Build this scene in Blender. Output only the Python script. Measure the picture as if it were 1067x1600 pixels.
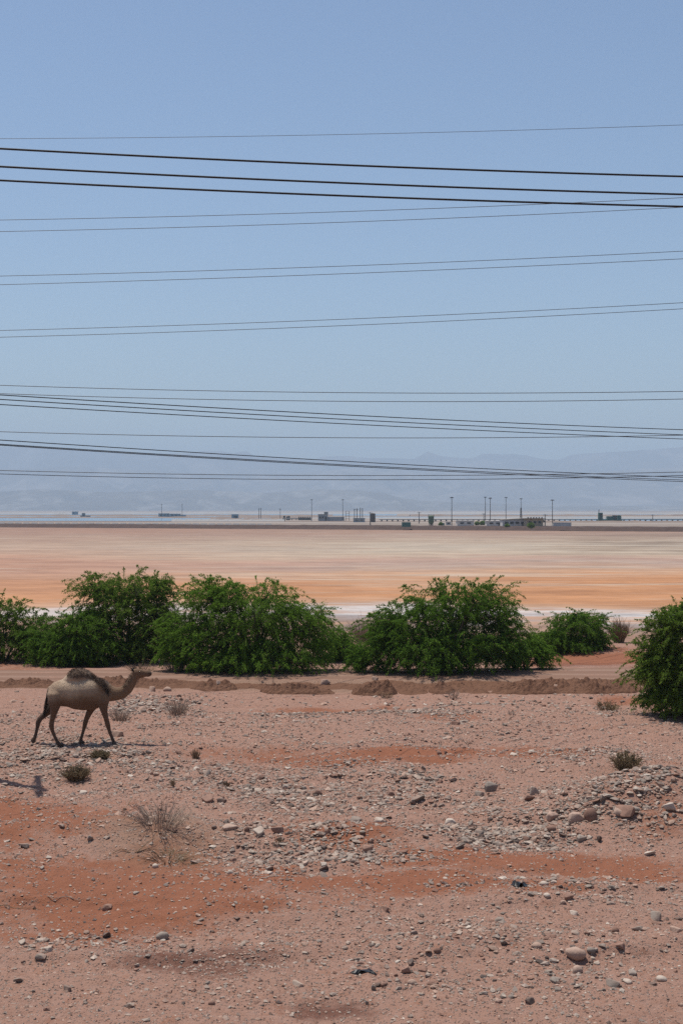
import bpy, bmesh, math, random
import numpy as np
from mathutils import Vector, Matrix

sc = bpy.context.scene
for o in list(bpy.data.objects):
    bpy.data.objects.remove(o)
C = sc.collection
R = math.radians
random.seed(7)
rng = np.random.default_rng(7)

# ------------------------------------------------------------------ camera, sky, sun, exposure
F, U0, V0, CAMH = 2222.0, 533.5, 796.0, 6.3      # 50 mm equivalent; eye 6.3 m above the gravel plain
cam = bpy.data.cameras.new('camera'); camo = bpy.data.objects.new('camera', cam); C.objects.link(camo)
cam.sensor_fit = 'VERTICAL'; cam.sensor_height = 36.0; cam.lens = 50.0
cam.clip_start = 0.5; cam.clip_end = 60000.0
camo.location = (0, 0, CAMH); camo.rotation_euler = (R(90) - 4.0 / F, 0, 0)
sc.camera = camo

SUN_TO = Vector((-0.24, 0.15, 1.0)).normalized()
elev = math.asin(SUN_TO.z); azim = math.atan2(SUN_TO.x, SUN_TO.y)
w = bpy.data.worlds.new('World'); sc.world = w; w.use_nodes = True
nt = w.node_tree; bg = nt.nodes['Background']
sky = nt.nodes.new('ShaderNodeTexSky'); sky.sky_type = 'NISHITA'; sky.sun_disc = False
sky.sun_elevation = elev; sky.sun_rotation = azim
sky.altitude = 0.0; sky.air_density = 1.0; sky.dust_density = 0.95; sky.ozone_density = 3.2
nt.links.new(sky.outputs[0], bg.inputs[0]); bg.inputs[1].default_value = 0.118
sun = bpy.data.lights.new('sun', 'SUN'); sun.energy = 5.0; sun.angle = R(0.53); sun.color = (1.0, 0.955, 0.88)
suno = bpy.data.objects.new('sun', sun); C.objects.link(suno)
suno.rotation_euler = (-SUN_TO).to_track_quat('-Z', 'Y').to_euler(); suno.location = (0, 0, 60)
sc.view_settings.view_transform = 'Standard'; sc.view_settings.look = 'None'
sc.view_settings.gamma = 1.0; sc.view_settings.use_curve_mapping = False
sc.view_settings.exposure = 0.0

# ------------------------------------------------------------------ helpers
def gy(v, z=0.0):            # distance at which ground of height z stands at photo row v
    return (CAMH - z) * F / (v - V0)
def gx(u, d):
    return (u - U0) / F * d
def gpt(u, v, z=0.0):
    d = gy(v, z); return gx(u, d), d
def zat(v, d):
    return CAMH + (V0 - v) / F * d

def _hash(i, j, s):
    n = np.sin(i * 127.1 + j * 311.7 + s * 74.7) * 43758.5453
    return n - np.floor(n)
def vnoise(x, y, s=0.0):
    x = np.asarray(x, float); y = np.asarray(y, float)
    i = np.floor(x); j = np.floor(y); fx = x - i; fy = y - j
    fx = fx * fx * (3 - 2 * fx); fy = fy * fy * (3 - 2 * fy)
    a = _hash(i, j, s); b = _hash(i + 1, j, s); c = _hash(i, j + 1, s); d = _hash(i + 1, j + 1, s)
    return (a + (b - a) * fx) * (1 - fy) + (c + (d - c) * fx) * fy
def fbm(x, y, s=0.0, o=4):
    t = 0.0; a = 0.5; n = 0.0
    for k in range(o):
        t = t + a * (vnoise(x, y, s + k * 13.7) - 0.5); n += a; x = x * 2.03; y = y * 2.03; a *= 0.5
    return t / n * 2.0                # about -1..1
def sst(a, b, x):
    t = np.clip((x - a) / (b - a), 0, 1); return t * t * (3 - 2 * t)

def link(o, parent=None):
    C.objects.link(o)
    if parent is not None: o.parent = parent
    return o
def tag(o, label=None, cat=None, group=None, kind=None):
    if label: o['label'] = label
    if cat: o['category'] = cat
    if group: o['group'] = group
    if kind: o['kind'] = kind
    return o
def empty(name, loc=(0, 0, 0), rz=0.0):
    o = bpy.data.objects.new(name, None); C.objects.link(o); o.location = loc; o.rotation_euler = (0, 0, rz); o.empty_display_size = 0.1
    return o
def npmesh(name, V, Fc, mat=None, smooth=False, cols=None, floats=None):
    V = np.asarray(V, np.float32).reshape(-1, 3); Fc = np.asarray(Fc, np.int32); k = Fc.shape[1]
    me = bpy.data.meshes.new(name); n = len(Fc)
    me.vertices.add(len(V)); me.vertices.foreach_set('co', V.ravel())
    me.loops.add(n * k); me.loops.foreach_set('vertex_index', Fc.ravel())
    me.polygons.add(n); me.polygons.foreach_set('loop_start', np.arange(0, n * k, k, dtype=np.int32))
    me.polygons.foreach_set('use_smooth', np.full(n, smooth, bool))
    if cols is not None:
        a = me.color_attributes.new('tint', 'FLOAT_COLOR', 'POINT')
        cc = np.ones((len(V), 4), np.float32); cc[:, :3] = cols; a.data.foreach_set('color', cc.ravel())
    for nm, arr in (floats or {}).items():
        a = me.attributes.new(nm, 'FLOAT', 'POINT'); a.data.foreach_set('value', np.asarray(arr, np.float32).ravel())
    me.update(calc_edges=True); me.validate()
    if mat: me.materials.append(mat)
    return me
def npobj(name, V, Fc, mat=None, parent=None, **kw):
    return link(bpy.data.objects.new(name, npmesh(name, V, Fc, mat, **kw)), parent)
class MB:                                # small builder for boxes, tubes, lathes
    def __init__(s): s.v = []; s.f = []
    def box(s, c, d, taper=1.0):
        b = len(s.v); x, y, z = c; a, e, h = d[0] / 2, d[1] / 2, d[2] / 2
        for sz, t in ((-1, 1.0), (1, taper)):
            for sx, sy in ((-1, -1), (1, -1), (1, 1), (-1, 1)): s.v.append((x + sx * a * t, y + sy * e * t, z + sz * h))
        for q in ((0, 3, 2, 1), (4, 5, 6, 7), (0, 1, 5, 4), (1, 2, 6, 5), (2, 3, 7, 6), (3, 0, 4, 7)): s.f.append(tuple(b + i for i in q))
        return s
    def tube(s, pts, rad, n=6, cap=True):
        pts = [Vector(p) for p in pts]
        if not hasattr(rad, '__len__'): rad = [rad] * len(pts)
        b = len(s.v); up = Vector((0, 0, 1)); prev = None
        for i, p in enumerate(pts):
            t = (pts[min(i + 1, len(pts) - 1)] - pts[max(i - 1, 0)]).normalized()
            if prev is None:
                ref = up if abs(t.z) < 0.9 else Vector((1, 0, 0)); a = t.cross(ref).normalized()
            else:
                a = (prev - t * prev.dot(t)).normalized()
            prev = a; c = t.cross(a)
            for k in range(n):
                an = 2 * math.pi * k / n; s.v.append(tuple(p + (a * math.cos(an) + c * math.sin(an)) * rad[i]))
        for i in range(len(pts) - 1):
            for k in range(n):
                s.f.append((b + i * n + k, b + i * n + (k + 1) % n, b + (i + 1) * n + (k + 1) % n, b + (i + 1) * n + k))
        if cap:
            s.f.append(tuple(b + k for k in range(n))[::-1]); e = b + (len(pts) - 1) * n; s.f.append(tuple(e + k for k in range(n)))
        return s
    def lathe(s, prof, c=(0, 0, 0), n=20):
        b = len(s.v)
        for r, z in prof:
            for k in range(n):
                a = 2 * math.pi * k / n; s.v.append((c[0] + r * math.cos(a), c[1] + r * math.sin(a), c[2] + z))
        for i in range(len(prof) - 1):
            for k in range(n): s.f.append((b + i * n + k, b + i * n + (k + 1) % n, b + (i + 1) * n + (k + 1) % n, b + (i + 1) * n + k))
        s.f.append(tuple(b + k for k in range(n))[::-1]); e = b + (len(prof) - 1) * n; s.f.append(tuple(e + k for k in range(n)))
        return s
    def build(s, name, mat, parent=None, smooth=False):
        me = bpy.data.meshes.new(name); me.from_pydata(s.v, [], s.f); me.update()
        if smooth: me.polygons.foreach_set('use_smooth', [True] * len(me.polygons))
        if mat: me.materials.append(mat)
        return link(bpy.data.objects.new(name, me), parent)

# ------------------------------------------------------------------ materials
def newmat(name):
    m = bpy.data.materials.new(name); m.use_nodes = True
    return m, m.node_tree, m.node_tree.nodes['Principled BSDF']
def N(nt, t, **kw):
    n = nt.nodes.new(t)
    for k, v in kw.items(): setattr(n, k, v)
    return n
def noise(nt, vec, scale, detail=4, rough=0.6, dist=0.0):
    n = N(nt, 'ShaderNodeTexNoise'); n.inputs['Scale'].default_value = scale; n.inputs['Detail'].default_value = detail
    n.inputs['Roughness'].default_value = rough; n.inputs['Distortion'].default_value = dist
    if vec is not None: nt.links.new(vec, n.inputs['Vector'])
    return n.outputs['Fac']
def ramp(nt, fac, stops, interp='LINEAR'):
    r = N(nt, 'ShaderNodeValToRGB'); r.color_ramp.interpolation = interp
    el = r.color_ramp.elements
    while len(el) < len(stops): el.new(0.5)
    for e, (p, c) in zip(el, stops):
        e.position = p; e.color = (c[0], c[1], c[2], 1) if hasattr(c, '__len__') else (c, c, c, 1)
    if fac is not None: nt.links.new(fac, r.inputs[0])
    return r.outputs[0]
def mix(nt, fac, a, b, mode='MIX'):
    m = N(nt, 'ShaderNodeMix', data_type='RGBA', blend_type=mode)
    for sock, v in ((m.inputs['Factor'], fac), (m.inputs['A'], a), (m.inputs['B'], b)):
        if hasattr(v, 'is_output'): nt.links.new(v, sock)
        elif hasattr(v, '__len__'): sock.default_value = (v[0], v[1], v[2], 1)
        else: sock.default_value = v
    return m.outputs['Result']
def math_(nt, op, a, b=None, c=None, clamp=False):
    m = N(nt, 'ShaderNodeMath', operation=op); m.use_clamp = clamp
    for i, v in enumerate((a, b, c)):
        if v is None: continue
        if hasattr(v, 'is_output'): nt.links.new(v, m.inputs[i])
        else: m.inputs[i].default_value = v
    return m.outputs[0]
def mapping(nt, vec, scale=(1, 1, 1), loc=(0, 0, 0)):
    m = N(nt, 'ShaderNodeMapping'); m.inputs['Scale'].default_value = scale; m.inputs['Location'].default_value = loc
    nt.links.new(vec, m.inputs['Vector']); return m.outputs[0]
def bump(nt, bs, h, strength=0.5, dist=0.02):
    b = N(nt, 'ShaderNodeBump'); b.inputs['Strength'].default_value = strength; b.inputs['Distance'].default_value = dist
    nt.links.new(h, b.inputs['Height']); nt.links.new(b.outputs[0], bs.inputs['Normal'])
def geo(nt): return N(nt, 'ShaderNodeNewGeometry').outputs['Position']
def attr(nt, name, out='Fac'): return N(nt, 'ShaderNodeAttribute', attribute_name=name).outputs[out]

def plain_mat(name, col, rough=0.8, metal=0.0, var=0.18, scale=3.0):
    m, t, b = newmat(name); p = N(t, 'ShaderNodeTexCoord').outputs['Object']
    f = noise(t, p, scale, 5); c = mix(t, f, [x * (1 - var) for x in col], [min(1, x * (1 + var)) for x in col])
    t.links.new(c, b.inputs['Base Color']); b.inputs['Roughness'].default_value = rough; b.inputs['Metallic'].default_value = metal
    b.inputs['Specular IOR Level'].default_value = 0.25
    return m

def ground_material():
    m, t, b = newmat('gravel_soil'); p = geo(t)
    red = attr(t, 'red'); dark = attr(t, 'dark'); brown = attr(t, 'brown')
    n1 = noise(t, p, 0.9, 6, 0.62, 0.4); n2 = noise(t, p, 7.0, 6, 0.7); n3 = noise(t, p, 34.0, 4, 0.7)
    pale = mix(t, n1, (0.270, 0.156, 0.118), (0.385, 0.238, 0.182))
    pale = mix(t, ramp(t, n2, [(0.35, 0.0), (0.7, 0.8)]), pale, (0.300, 0.162, 0.110))
    redc = mix(t, n2, (0.195, 0.072, 0.040), (0.305, 0.126, 0.070))
    jr = math_(t, 'ADD', red, math_(t, 'MULTIPLY', math_(t, 'SUBTRACT', n2, 0.5), 1.3))
    jr = math_(t, 'ADD', jr, math_(t, 'MULTIPLY', math_(t, 'SUBTRACT', n1, 0.5), 1.3))
    c = mix(t, ramp(t, jr, [(0.1, 0.0), (0.65, 0.95)]), pale, redc)
    jd = math_(t, 'ADD', dark, math_(t, 'MULTIPLY', math_(t, 'SUBTRACT', n2, 0.5), 1.1))
    c = mix(t, ramp(t, jd, [(0.3, 0.0), (0.9, 0.85)]), c, (0.135, 0.060, 0.042))
    c = mix(t, math_(t, 'MULTIPLY', brown, 0.75), c, (0.225, 0.148, 0.100))
    # specks of grit, lighter and darker
    vo = N(t, 'ShaderNodeTexVoronoi'); vo.inputs['Scale'].default_value = 26.0; t.links.new(mapping(t, p, (1, 1, 0.2)), vo.inputs['Vector'])
    cellc = N(t, 'ShaderNodeSeparateColor'); t.links.new(vo.outputs['Color'], cellc.inputs[0])
    inside = ramp(t, vo.outputs['Distance'], [(0.22, 1.0), (0.36, 0.0)])
    amount = math_(t, 'MULTIPLY', inside, math_(t, 'GREATER_THAN', cellc.outputs[0], math_(t, 'ADD', 0.55, math_(t, 'MULTIPLY', red, 0.4))))
    grit = mix(t, cellc.outputs[1], (0.17, 0.125, 0.105), (0.44, 0.36, 0.30))
    c = mix(t, math_(t, 'MULTIPLY', amount, 0.75), c, grit)
    c = mix(t, 0.28, c, mix(t, n3, (0.35, 0.35, 0.35), (0.68, 0.68, 0.68)), 'OVERLAY')
    t.links.new(c, b.inputs['Base Color']); b.inputs['Roughness'].default_value = 0.95; b.inputs['Specular IOR Level'].default_value = 0.1
    h = math_(t, 'ADD', math_(t, 'MULTIPLY', n3, 0.5), math_(t, 'MULTIPLY', n2, 1.0)); h = math_(t, 'ADD', h, math_(t, 'MULTIPLY', amount, 0.7))
    bump(t, b, h, 1.0, 0.06)
    return m
M_GROUND = ground_material()

def track_material():
    m, t, b = newmat('track_dust'); p = geo(t)
    n1 = noise(t, mapping(t, p, (0.25, 2.2, 1)), 1.2, 6, 0.65); n2 = noise(t, p, 9.0, 5, 0.7)
    rut = attr(t, 'rut')
    c = mix(t, n1, (0.165, 0.092, 0.064), (0.235, 0.142, 0.102))
    c = mix(t, math_(t, 'MULTIPLY', rut, 0.65), c, (0.285, 0.188, 0.142))
    c = mix(t, 0.3, c, mix(t, n2, (0.3,) * 3, (0.7,) * 3), 'OVERLAY')
    t.links.new(c, b.inputs['Base Color']); b.inputs['Roughness'].default_value = 0.95; b.inputs['Specular IOR Level'].default_value = 0.1
    bump(t, b, n2, 0.8, 0.04); return m
def heap_material():
    m, t, b = newmat('loose_earth'); p = geo(t)
    n1 = noise(t, p, 2.0, 6, 0.7); n2 = noise(t, p, 14.0, 5, 0.75)
    c = mix(t, n1, (0.120, 0.058, 0.036), (0.210, 0.112, 0.070)); c = mix(t, 0.4, c, mix(t, n2, (0.25,) * 3, (0.75,) * 3), 'OVERLAY')
    t.links.new(c, b.inputs['Base Color']); b.inputs['Roughness'].default_value = 0.95; b.inputs['Specular IOR Level'].default_value = 0.1
    bump(t, b, n2, 1.0, 0.06); return m
def salt_material():
    m, t, b = newmat('salt_crust'); p = geo(t)
    sx = N(t, 'ShaderNodeSeparateXYZ'); t.links.new(p, sx.inputs[0]); X, Y = sx.outputs[0], sx.outputs[1]
    wob = noise(t, mapping(t, p, (0.011, 0.011, 1)), 1.0, 5, 0.6); wob2 = noise(t, mapping(t, p, (0.05, 0.10, 1)), 1.0, 6, 0.7)
    lg = math_(t, 'LOGARITHM', Y, 10.0)
    q = math_(t, 'ADD', lg, math_(t, 'MULTIPLY', math_(t, 'SUBTRACT', wob, 0.5), 0.30))
    q = math_(t, 'ADD', q, math_(t, 'MULTIPLY', math_(t, 'SUBTRACT', wob2, 0.5), 0.13))
    fac = math_(t, 'DIVIDE', math_(t, 'SUBTRACT', q, 1.97), 0.83)          # 93 m .. 630 m
    def at(d): return (math.log10(d) - 1.97) / 0.83
    orange = (0.371, 0.180, 0.085); peach = (0.371, 0.224, 0.138); pink = (0.325, 0.210, 0.157); cream = (0.357, 0.278, 0.202); tan = (0.328, 0.210, 0.144)
    c = ramp(t, fac, [(0.0, (0.185, 0.130, 0.102)), (at(98), (0.25, 0.22, 0.21)), (at(102), (0.43, 0.40, 0.375)), (at(108), peach), (at(118), orange), (at(146), orange), (at(163), peach), (at(185), (0.307, 0.217, 0.170)),
                      (at(215), pink), (at(245), cream), (at(300), (0.349, 0.289, 0.221)), (at(360), cream), (at(430), (0.314, 0.220, 0.163)), (at(500), tan), (1.0, (0.299, 0.196, 0.138))])
    # salmon on the left, cream on the right
    left = math_(t, 'MULTIPLY', ramp(t, math_(t, 'ADD', math_(t, 'DIVIDE', X, math_(t, 'MULTIPLY', Y, 0.5)), 0.5), [(0.1, 1.0), (0.55, 0.0)]), ramp(t, fac, [(at(120), 0.2), (at(190), 1.0), (at(330), 0.4)]))
    c = mix(t, math_(t, 'MULTIPLY', left, 0.9), c, (0.328, 0.180, 0.118))
    st = noise(t, mapping(t, p, (0.030, 0.13, 1), (3.1, 0, 0)), 1.0, 6, 0.7, 0.3)
    c = mix(t, ramp(t, st, [(0.53, 0.0), (0.70, 0.75)]), c, (0.396, 0.326, 0.250))
    st2 = noise(t, mapping(t, p, (0.045, 0.16, 1), (9.1, 4, 0)), 1.0, 6, 0.72, 0.3)
    c = mix(t, ramp(t, st2, [(0.55, 0.0), (0.72, 0.7)]), c, (0.267, 0.153, 0.099))
    rgt = ramp(t, math_(t, 'DIVIDE', X, Y), [(0.10, 0.0), (0.20, 1.0)])
    far = ramp(t, fac, [(at(215), 0.0), (at(260), 1.0), (at(420), 1.0), (at(480), 0.0)])
    st3 = noise(t, mapping(t, p, (0.02, 0.11, 1), (1.1, 7, 0)), 1.0, 5, 0.7, 0.2)
    c = mix(t, math_(t, 'MULTIPLY', math_(t, 'MULTIPLY', rgt, far), ramp(t, st3, [(0.47, 0.0), (0.60, 0.85)])), c, (0.143, 0.095, 0.064))
    fine = noise(t, mapping(t, p, (0.35, 0.7, 1)), 1.0, 5, 0.75)
    c = mix(t, 0.5, c, mix(t, fine, (0.25,) * 3, (0.75,) * 3), 'OVERLAY')
    c = mix(t, math_(t, 'MULTIPLY', ramp(t, noise(t, mapping(t, p, (0.10, 0.16, 1), (2, 9, 0)), 1.0, 5, 0.7), [(0.50, 0.0), (0.62, 0.9)]), ramp(t, lg, [(0.0, 1.0), (0.5, 1.0)]) if False else ramp(t, fac, [(at(104), 1.0), (at(114), 0.0)])), c, (0.37, 0.215, 0.135))
    stk = noise(t, mapping(t, p, (0.08, 0.16, 1), (5.1, 2, 0)), 1.0, 6, 0.75, 0.2)
    c = mix(t, 1.0, c, ramp(t, stk, [(0.32, (0.76, 0.74, 0.76)), (0.52, (1.04, 1.04, 1.05)), (0.70, (1.24, 1.23, 1.23))]), 'MULTIPLY')
    c = mix(t, ramp(t, fac, [(at(250), 0.0), (at(480), 1.0)]), c, mix(t, 1.0, c, (0.80, 0.78, 0.80), 'MULTIPLY'))
    t.links.new(c, b.inputs['Base Color']); b.inputs['Roughness'].default_value = 0.9; b.inputs['Specular IOR Level'].default_value = 0.1
    bump(t, b, fine, 0.4, 0.05); return m
def plain_far_material():
    m, t, b = newmat('basin_floor'); p = geo(t)
    n1 = noise(t, mapping(t, p, (0.0022, 0.011, 1)), 1.0, 6, 0.65); n2 = noise(t, mapping(t, p, (0.01, 0.05, 1)), 1.0, 5, 0.7)
    c = ramp(t, n1, [(0.38, (0.17, 0.125, 0.10)), (0.55, (0.25, 0.205, 0.17)), (0.68, (0.42, 0.39, 0.365))])
    c = mix(t, 0.35, c, mix(t, n2, (0.25,) * 3, (0.75,) * 3), 'OVERLAY')
    t.links.new(c, b.inputs['Base Color']); b.inputs['Roughness'].default_value = 0.95; b.inputs['Specular IOR Level'].default_value = 0.1
    return m
def mountain_material(name, dk, lt, white, wamt, sc_):
    m, t, b = newmat(name); p = geo(t)
    sx = N(t, 'ShaderNodeSeparateXYZ'); t.links.new(p, sx.inputs[0])
    n1 = noise(t, mapping(t, p, (1, 1, 3.5)), sc_, 7, 0.65, 0.5); n2 = noise(t, mapping(t, p, (1, 0.5, 2.0)), sc_ * 1.1, 4, 0.6, 0.8)
    c = mix(t, n1, dk, lt); c = mix(t, ramp(t, n2, [(0.5, 0.0), (0.66, wamt)]), c, white)
    t.links.new(c, b.inputs['Base Color']); b.inputs['Roughness'].default_value = 1.0; b.inputs['Specular IOR Level'].default_value = 0.0
    return m
def water_material():
    m, t, b = newmat('brine'); p = geo(t)
    n = noise(t, mapping(t, p, (0.05, 0.3, 1)), 1.0, 4, 0.6)
    c = mix(t, n, (0.08, 0.17, 0.25), (0.15, 0.27, 0.36))
    t.links.new(c, b.inputs['Base Color']); b.inputs['Roughness'].default_value = 0.12; b.inputs['IOR'].default_value = 1.33
    bump(t, b, n, 0.15, 0.3); return m
def stone_material(name, lo, hi, objrand=True):
    m, t, b = newmat(name); p = geo(t)
    n = noise(t, p, 9.0, 6, 0.7); n2 = noise(t, p, 45.0, 4, 0.7)
    if objrand:
        rnd = N(t, 'ShaderNodeObjectInfo').outputs['Random']
        c = mix(t, rnd, lo, hi)
    else:
        c = attr(t, 'tint', 'Color')
    c = mix(t, ramp(t, noise(t, p, 4.0, 4, 0.7), [(0.45, 0.0), (0.7, 0.6)]), c, (0.34, 0.205, 0.148))
    c = mix(t, 0.45, c, mix(t, n, (0.28,) * 3, (0.72,) * 3), 'OVERLAY'); c = mix(t, 0.25, c, mix(t, n2, (0.25,) * 3, (0.75,) * 3), 'OVERLAY')
    t.links.new(c, b.inputs['Base Color']); b.inputs['Roughness'].default_value = 0.88; b.inputs['Specular IOR Level'].default_value = 0.2
    bump(t, b, n, 0.6, 0.03); return m
def leaf_material(name, dk, lt):
    m, t, b = newmat(name); p = geo(t)
    n = noise(t, p, 1.6, 4, 0.6); rnd = attr(t, 'leafrand')
    c = mix(t, ramp(t, n, [(0.3, 0.0), (0.7, 1.0)]), dk, lt)
    c = mix(t, math_(t, 'MULTIPLY', rnd, 0.55), c, (lt[0] * 1.35, lt[1] * 1.15, lt[2] * 0.9))
    t.links.new(c, b.inputs['Base Color']); b.inputs['Roughness'].default_value = 0.7; b.inputs['Specular IOR Level'].default_value = 0.08
    tr = N(t, 'ShaderNodeBsdfTranslucent'); t.links.new(mix(t, 0.5, c, (0.13, 0.27, 0.03)), tr.inputs[0])
    ms = N(t, 'ShaderNodeMixShader'); ms.inputs[0].default_value = 0.4
    t.links.new(b.outputs[0], ms.inputs[1]); t.links.new(tr.outputs[0], ms.inputs[2])
    t.links.new(ms.outputs[0], t.nodes['Material Output'].inputs[0]); return m
def twig_material(name, lo, hi):
    m, t, b = newmat(name); p = geo(t)
    n = noise(t, p, 6.0, 5, 0.7); c = mix(t, n, lo, hi)
    t.links.new(c, b.inputs['Base Color']); b.inputs['Roughness'].default_value = 0.9; b.inputs['Specular IOR Level'].default_value = 0.15
    return m

M_TRACK = track_material(); M_HEAP = heap_material(); M_SALT = salt_material(); M_PLAIN = plain_far_material(); M_WATER = water_material()
M_STONE = {
    'grey': stone_material('stone_grey', (0.18, 0.145, 0.12), (0.32, 0.262, 0.215)),
    'pale': stone_material('stone_pale', (0.37, 0.295, 0.235), (0.50, 0.415, 0.34)),
    'tan': stone_material('stone_tan', (0.33, 0.22, 0.165), (0.42, 0.30, 0.235)),
    'brown': stone_material('stone_brown', (0.17, 0.095, 0.070), (0.26, 0.155, 0.115)),
    'dark': stone_material('stone_dark', (0.085, 0.062, 0.052), (0.15, 0.112, 0.094)),
}
M_PEBBLE = stone_material('pebbles', None, None, objrand=False)
M_LEAF = [leaf_material('leaf_deep', (0.036, 0.088, 0.011), (0.105, 0.192, 0.022)), leaf_material('leaf_fresh', (0.046, 0.108, 0.012), (0.130, 0.228, 0.026)),
          leaf_material('leaf_olive', (0.052, 0.098, 0.015), (0.132, 0.200, 0.031))]
M_BARK = twig_material('bark', (0.045, 0.034, 0.026), (0.12, 0.092, 0.068))
M_TWIG = twig_material('green_twig', (0.022, 0.026, 0.010), (0.05, 0.052, 0.022))
M_DRY = [twig_material('dry_twig_grey', (0.21, 0.15, 0.115), (0.42, 0.32, 0.245)), twig_material('dry_twig_brown', (0.13, 0.082, 0.05), (0.27, 0.185, 0.11)), twig_material('dry_twig_green', (0.115, 0.082, 0.044), (0.215, 0.160, 0.090))]

# ------------------------------------------------------------------ the plain in the foreground
# soil and gravel patches: (u, v, ru, rv, strength) as read off the photograph, on level ground
REDP = [(190, 1392, 340, 56, 1.0), (60, 1290, 190, 46, 1.0), (900, 1348, 280, 34, 1.0), (620, 1388, 280, 26, .95), (565, 1304, 120, 24, .85), (650, 1186, 260, 18, 1.0),
        (520, 1110, 120, 9, .75), (985, 1100, 60, 12, .6), (60, 1440, 130, 30, .5), (1030, 1300, 70, 24, .35), (330, 1180, 90, 10, .35), (940, 1030, 120, 14, .9), (700, 1130, 60, 8, .5), (30, 1040, 120, 10, .4)]
DARKP = [(300, 1505, 150, 24, .8), (520, 1572, 110, 20, .9), (700, 1478, 200, 14, .45), (920, 1500, 120, 14, .4), (1000, 1592, 100, 20, .4), (1000, 1270, 80, 24, .35), (235, 1320, 120, 30, .25), (560, 1300, 90, 16, .35), (735, 1285, 160, 10, .3), (940, 1042, 90, 8, .6)]
GRAVELP = [(560, 1238, 190, 26, 1.0), (740, 1242, 120, 20, .7), (470, 1335, 150, 34, .9), (1000, 1268, 150, 46, 1.2), (560, 1117, 170, 10, .9), (235, 1110, 100, 16, .8), (90, 1188, 150, 26, .8), (310, 1215, 160, 24, .7),
           (800, 1310, 200, 22, .95), (700, 1480, 300, 50, .45), (120, 1475, 160, 18, .5), (900, 1400, 220, 28, .55), (760, 1535, 200, 40, .6), (330, 1380, 140, 12, .35), (800, 1100, 150, 8, .5), (960, 1190, 120, 14, .5), (420, 1550, 160, 20, .35), (850, 1280, 120, 18, .7)]
def uv_of(x, y):
    y = np.maximum(y, 3.0); return x / y * F + U0, V0 + CAMH * F / y
def patch(P, x, y, sharp=1.0):
    u, v = uv_of(x, y); wob = fbm(x * 0.6, y * 0.9, 5.0, 5) * .8
    t = np.zeros_like(np.asarray(x, float))
    for (a, b, ru, rv, s) in P:
        r = ((u - a) / ru) ** 2 + ((v - b) / rv) ** 2
        t = np.maximum(t, s * sst(1.5, 0.25, np.sqrt(r) + wob))
    return t
TR_Y = 53.6                                             # the dirt track runs across the view here
def track_mid(x): return TR_Y + 0.012 * x + 0.25 * np.sin(x * 0.16)
BUMPS = [(565, 1318, 2.0, 1.3, .26), (1035, 1268, 2.3, 1.6, .85), (930, 1275, 1.6, 1.0, .12), (225, 1300, 1.6, 1.1, .22), (470, 1338, 2.2, 1.0, -.15), (650, 1200, 3.5, 1.6, .16), (540, 1120, 3.2, 1.4, .18), (230, 1120, 1.8, 1.6, .12),
         (60, 1310, 2.2, 1.2, .14), (880, 1420, 2.4, 1.5, .10), (300, 1515, 1.6, .8, .07), (930, 1048, 2.4, 1.2, .22), (860, 1040, 1.6, .9, .12), (250, 1048, 3.0, .7, .10)]
def hgt(x, y):
    x = np.asarray(x, float); y = np.asarray(y, float)
    z = 0.22 * fbm(x / 7.0, y / 5.0, 1.0, 3) + 0.07 * fbm(x / 1.9, y / 1.6, 2.0, 4)
    led = fbm(x / 5.5, y / 1.7, 14.0, 4); z = z + 0.11 * (sst(-.12, .12, led) - .5) * sst(52, 44, y)
    for (u, v, rx, ry, h) in BUMPS:
        cx, cy = gpt(u, v); z = z + h * np.exp(-((x - cx) / rx) ** 2 - ((y - cy) / ry) ** 2)
    near = sst(60, 45, y)
    z = z + near * (0.034 * fbm(x * 2.6, y * 2.6, 3.0, 3) + 0.024 * fbm(x * 8.0, y * 8.0, 4.0, 3))
    d = np.abs(y - track_mid(x)); k = sst(2.6, 1.6, d)
    z = z * (1 - k) + k * 0.10
    drop = sst(63, 93, y + 2.0 * fbm(x / 9.0, 0 * x, 8.0, 2))
    z = z - drop * (1.62 + 0.10 * fbm(x / 6.0, y / 3.0, 9.0, 3) * (1 - 0))
    return z

def gsolve(u, v):            # distance at which the uneven ground is seen at (u, v)
    d = gy(v)
    for _ in range(6): d = 0.5 * d + 0.5 * gy(v, float(hgt(gx(u, d), d)))
    return d
vs = np.concatenate([np.array([9000., 5200., 3600., 2700., 2200.]), np.linspace(1950, 1120, 400), np.linspace(1118, 1000, 120), np.linspace(997, 930, 34)])
ds = CAMH * F / (vs - V0); ds = np.concatenate([[-300., -60., -8.], ds])
us = np.concatenate([[-60000., -9000., -2600., -1200.], np.linspace(-400, 1470, 500), [2300., 3700., 10000., 61000.]])
D, UU = np.meshgrid(ds, us, indexing='ij'); X = (UU - U0) / F * np.maximum(D, 9.0); Y = D.copy()
Z = hgt(X, Y); nr, nc = X.shape
idx = np.arange(nr * nc).reshape(nr, nc)
Q = np.stack([idx[:-1, :-1], idx[:-1, 1:], idx[1:, 1:], idx[1:, :-1]], -1).reshape(-1, 4)
xr, yr = X.ravel(), Y.ravel()
brownf = np.maximum(sst(63, 70, yr) * 0.5, sst(1.0, .3, np.abs((yr - track_mid(xr) + 2.6) / 1.7)) * .8)
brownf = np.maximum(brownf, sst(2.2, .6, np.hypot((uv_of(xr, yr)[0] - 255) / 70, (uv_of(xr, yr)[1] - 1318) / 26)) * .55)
ground = npobj('ground', np.stack([X, Y, Z], -1), Q, M_GROUND, smooth=True, floats={'red': patch(REDP, xr, yr), 'dark': patch(DARKP, xr, yr), 'brown': brownf})
tag(ground, 'pinkish stony desert ground with rusty red sandy patches', None, kind='structure')

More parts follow.
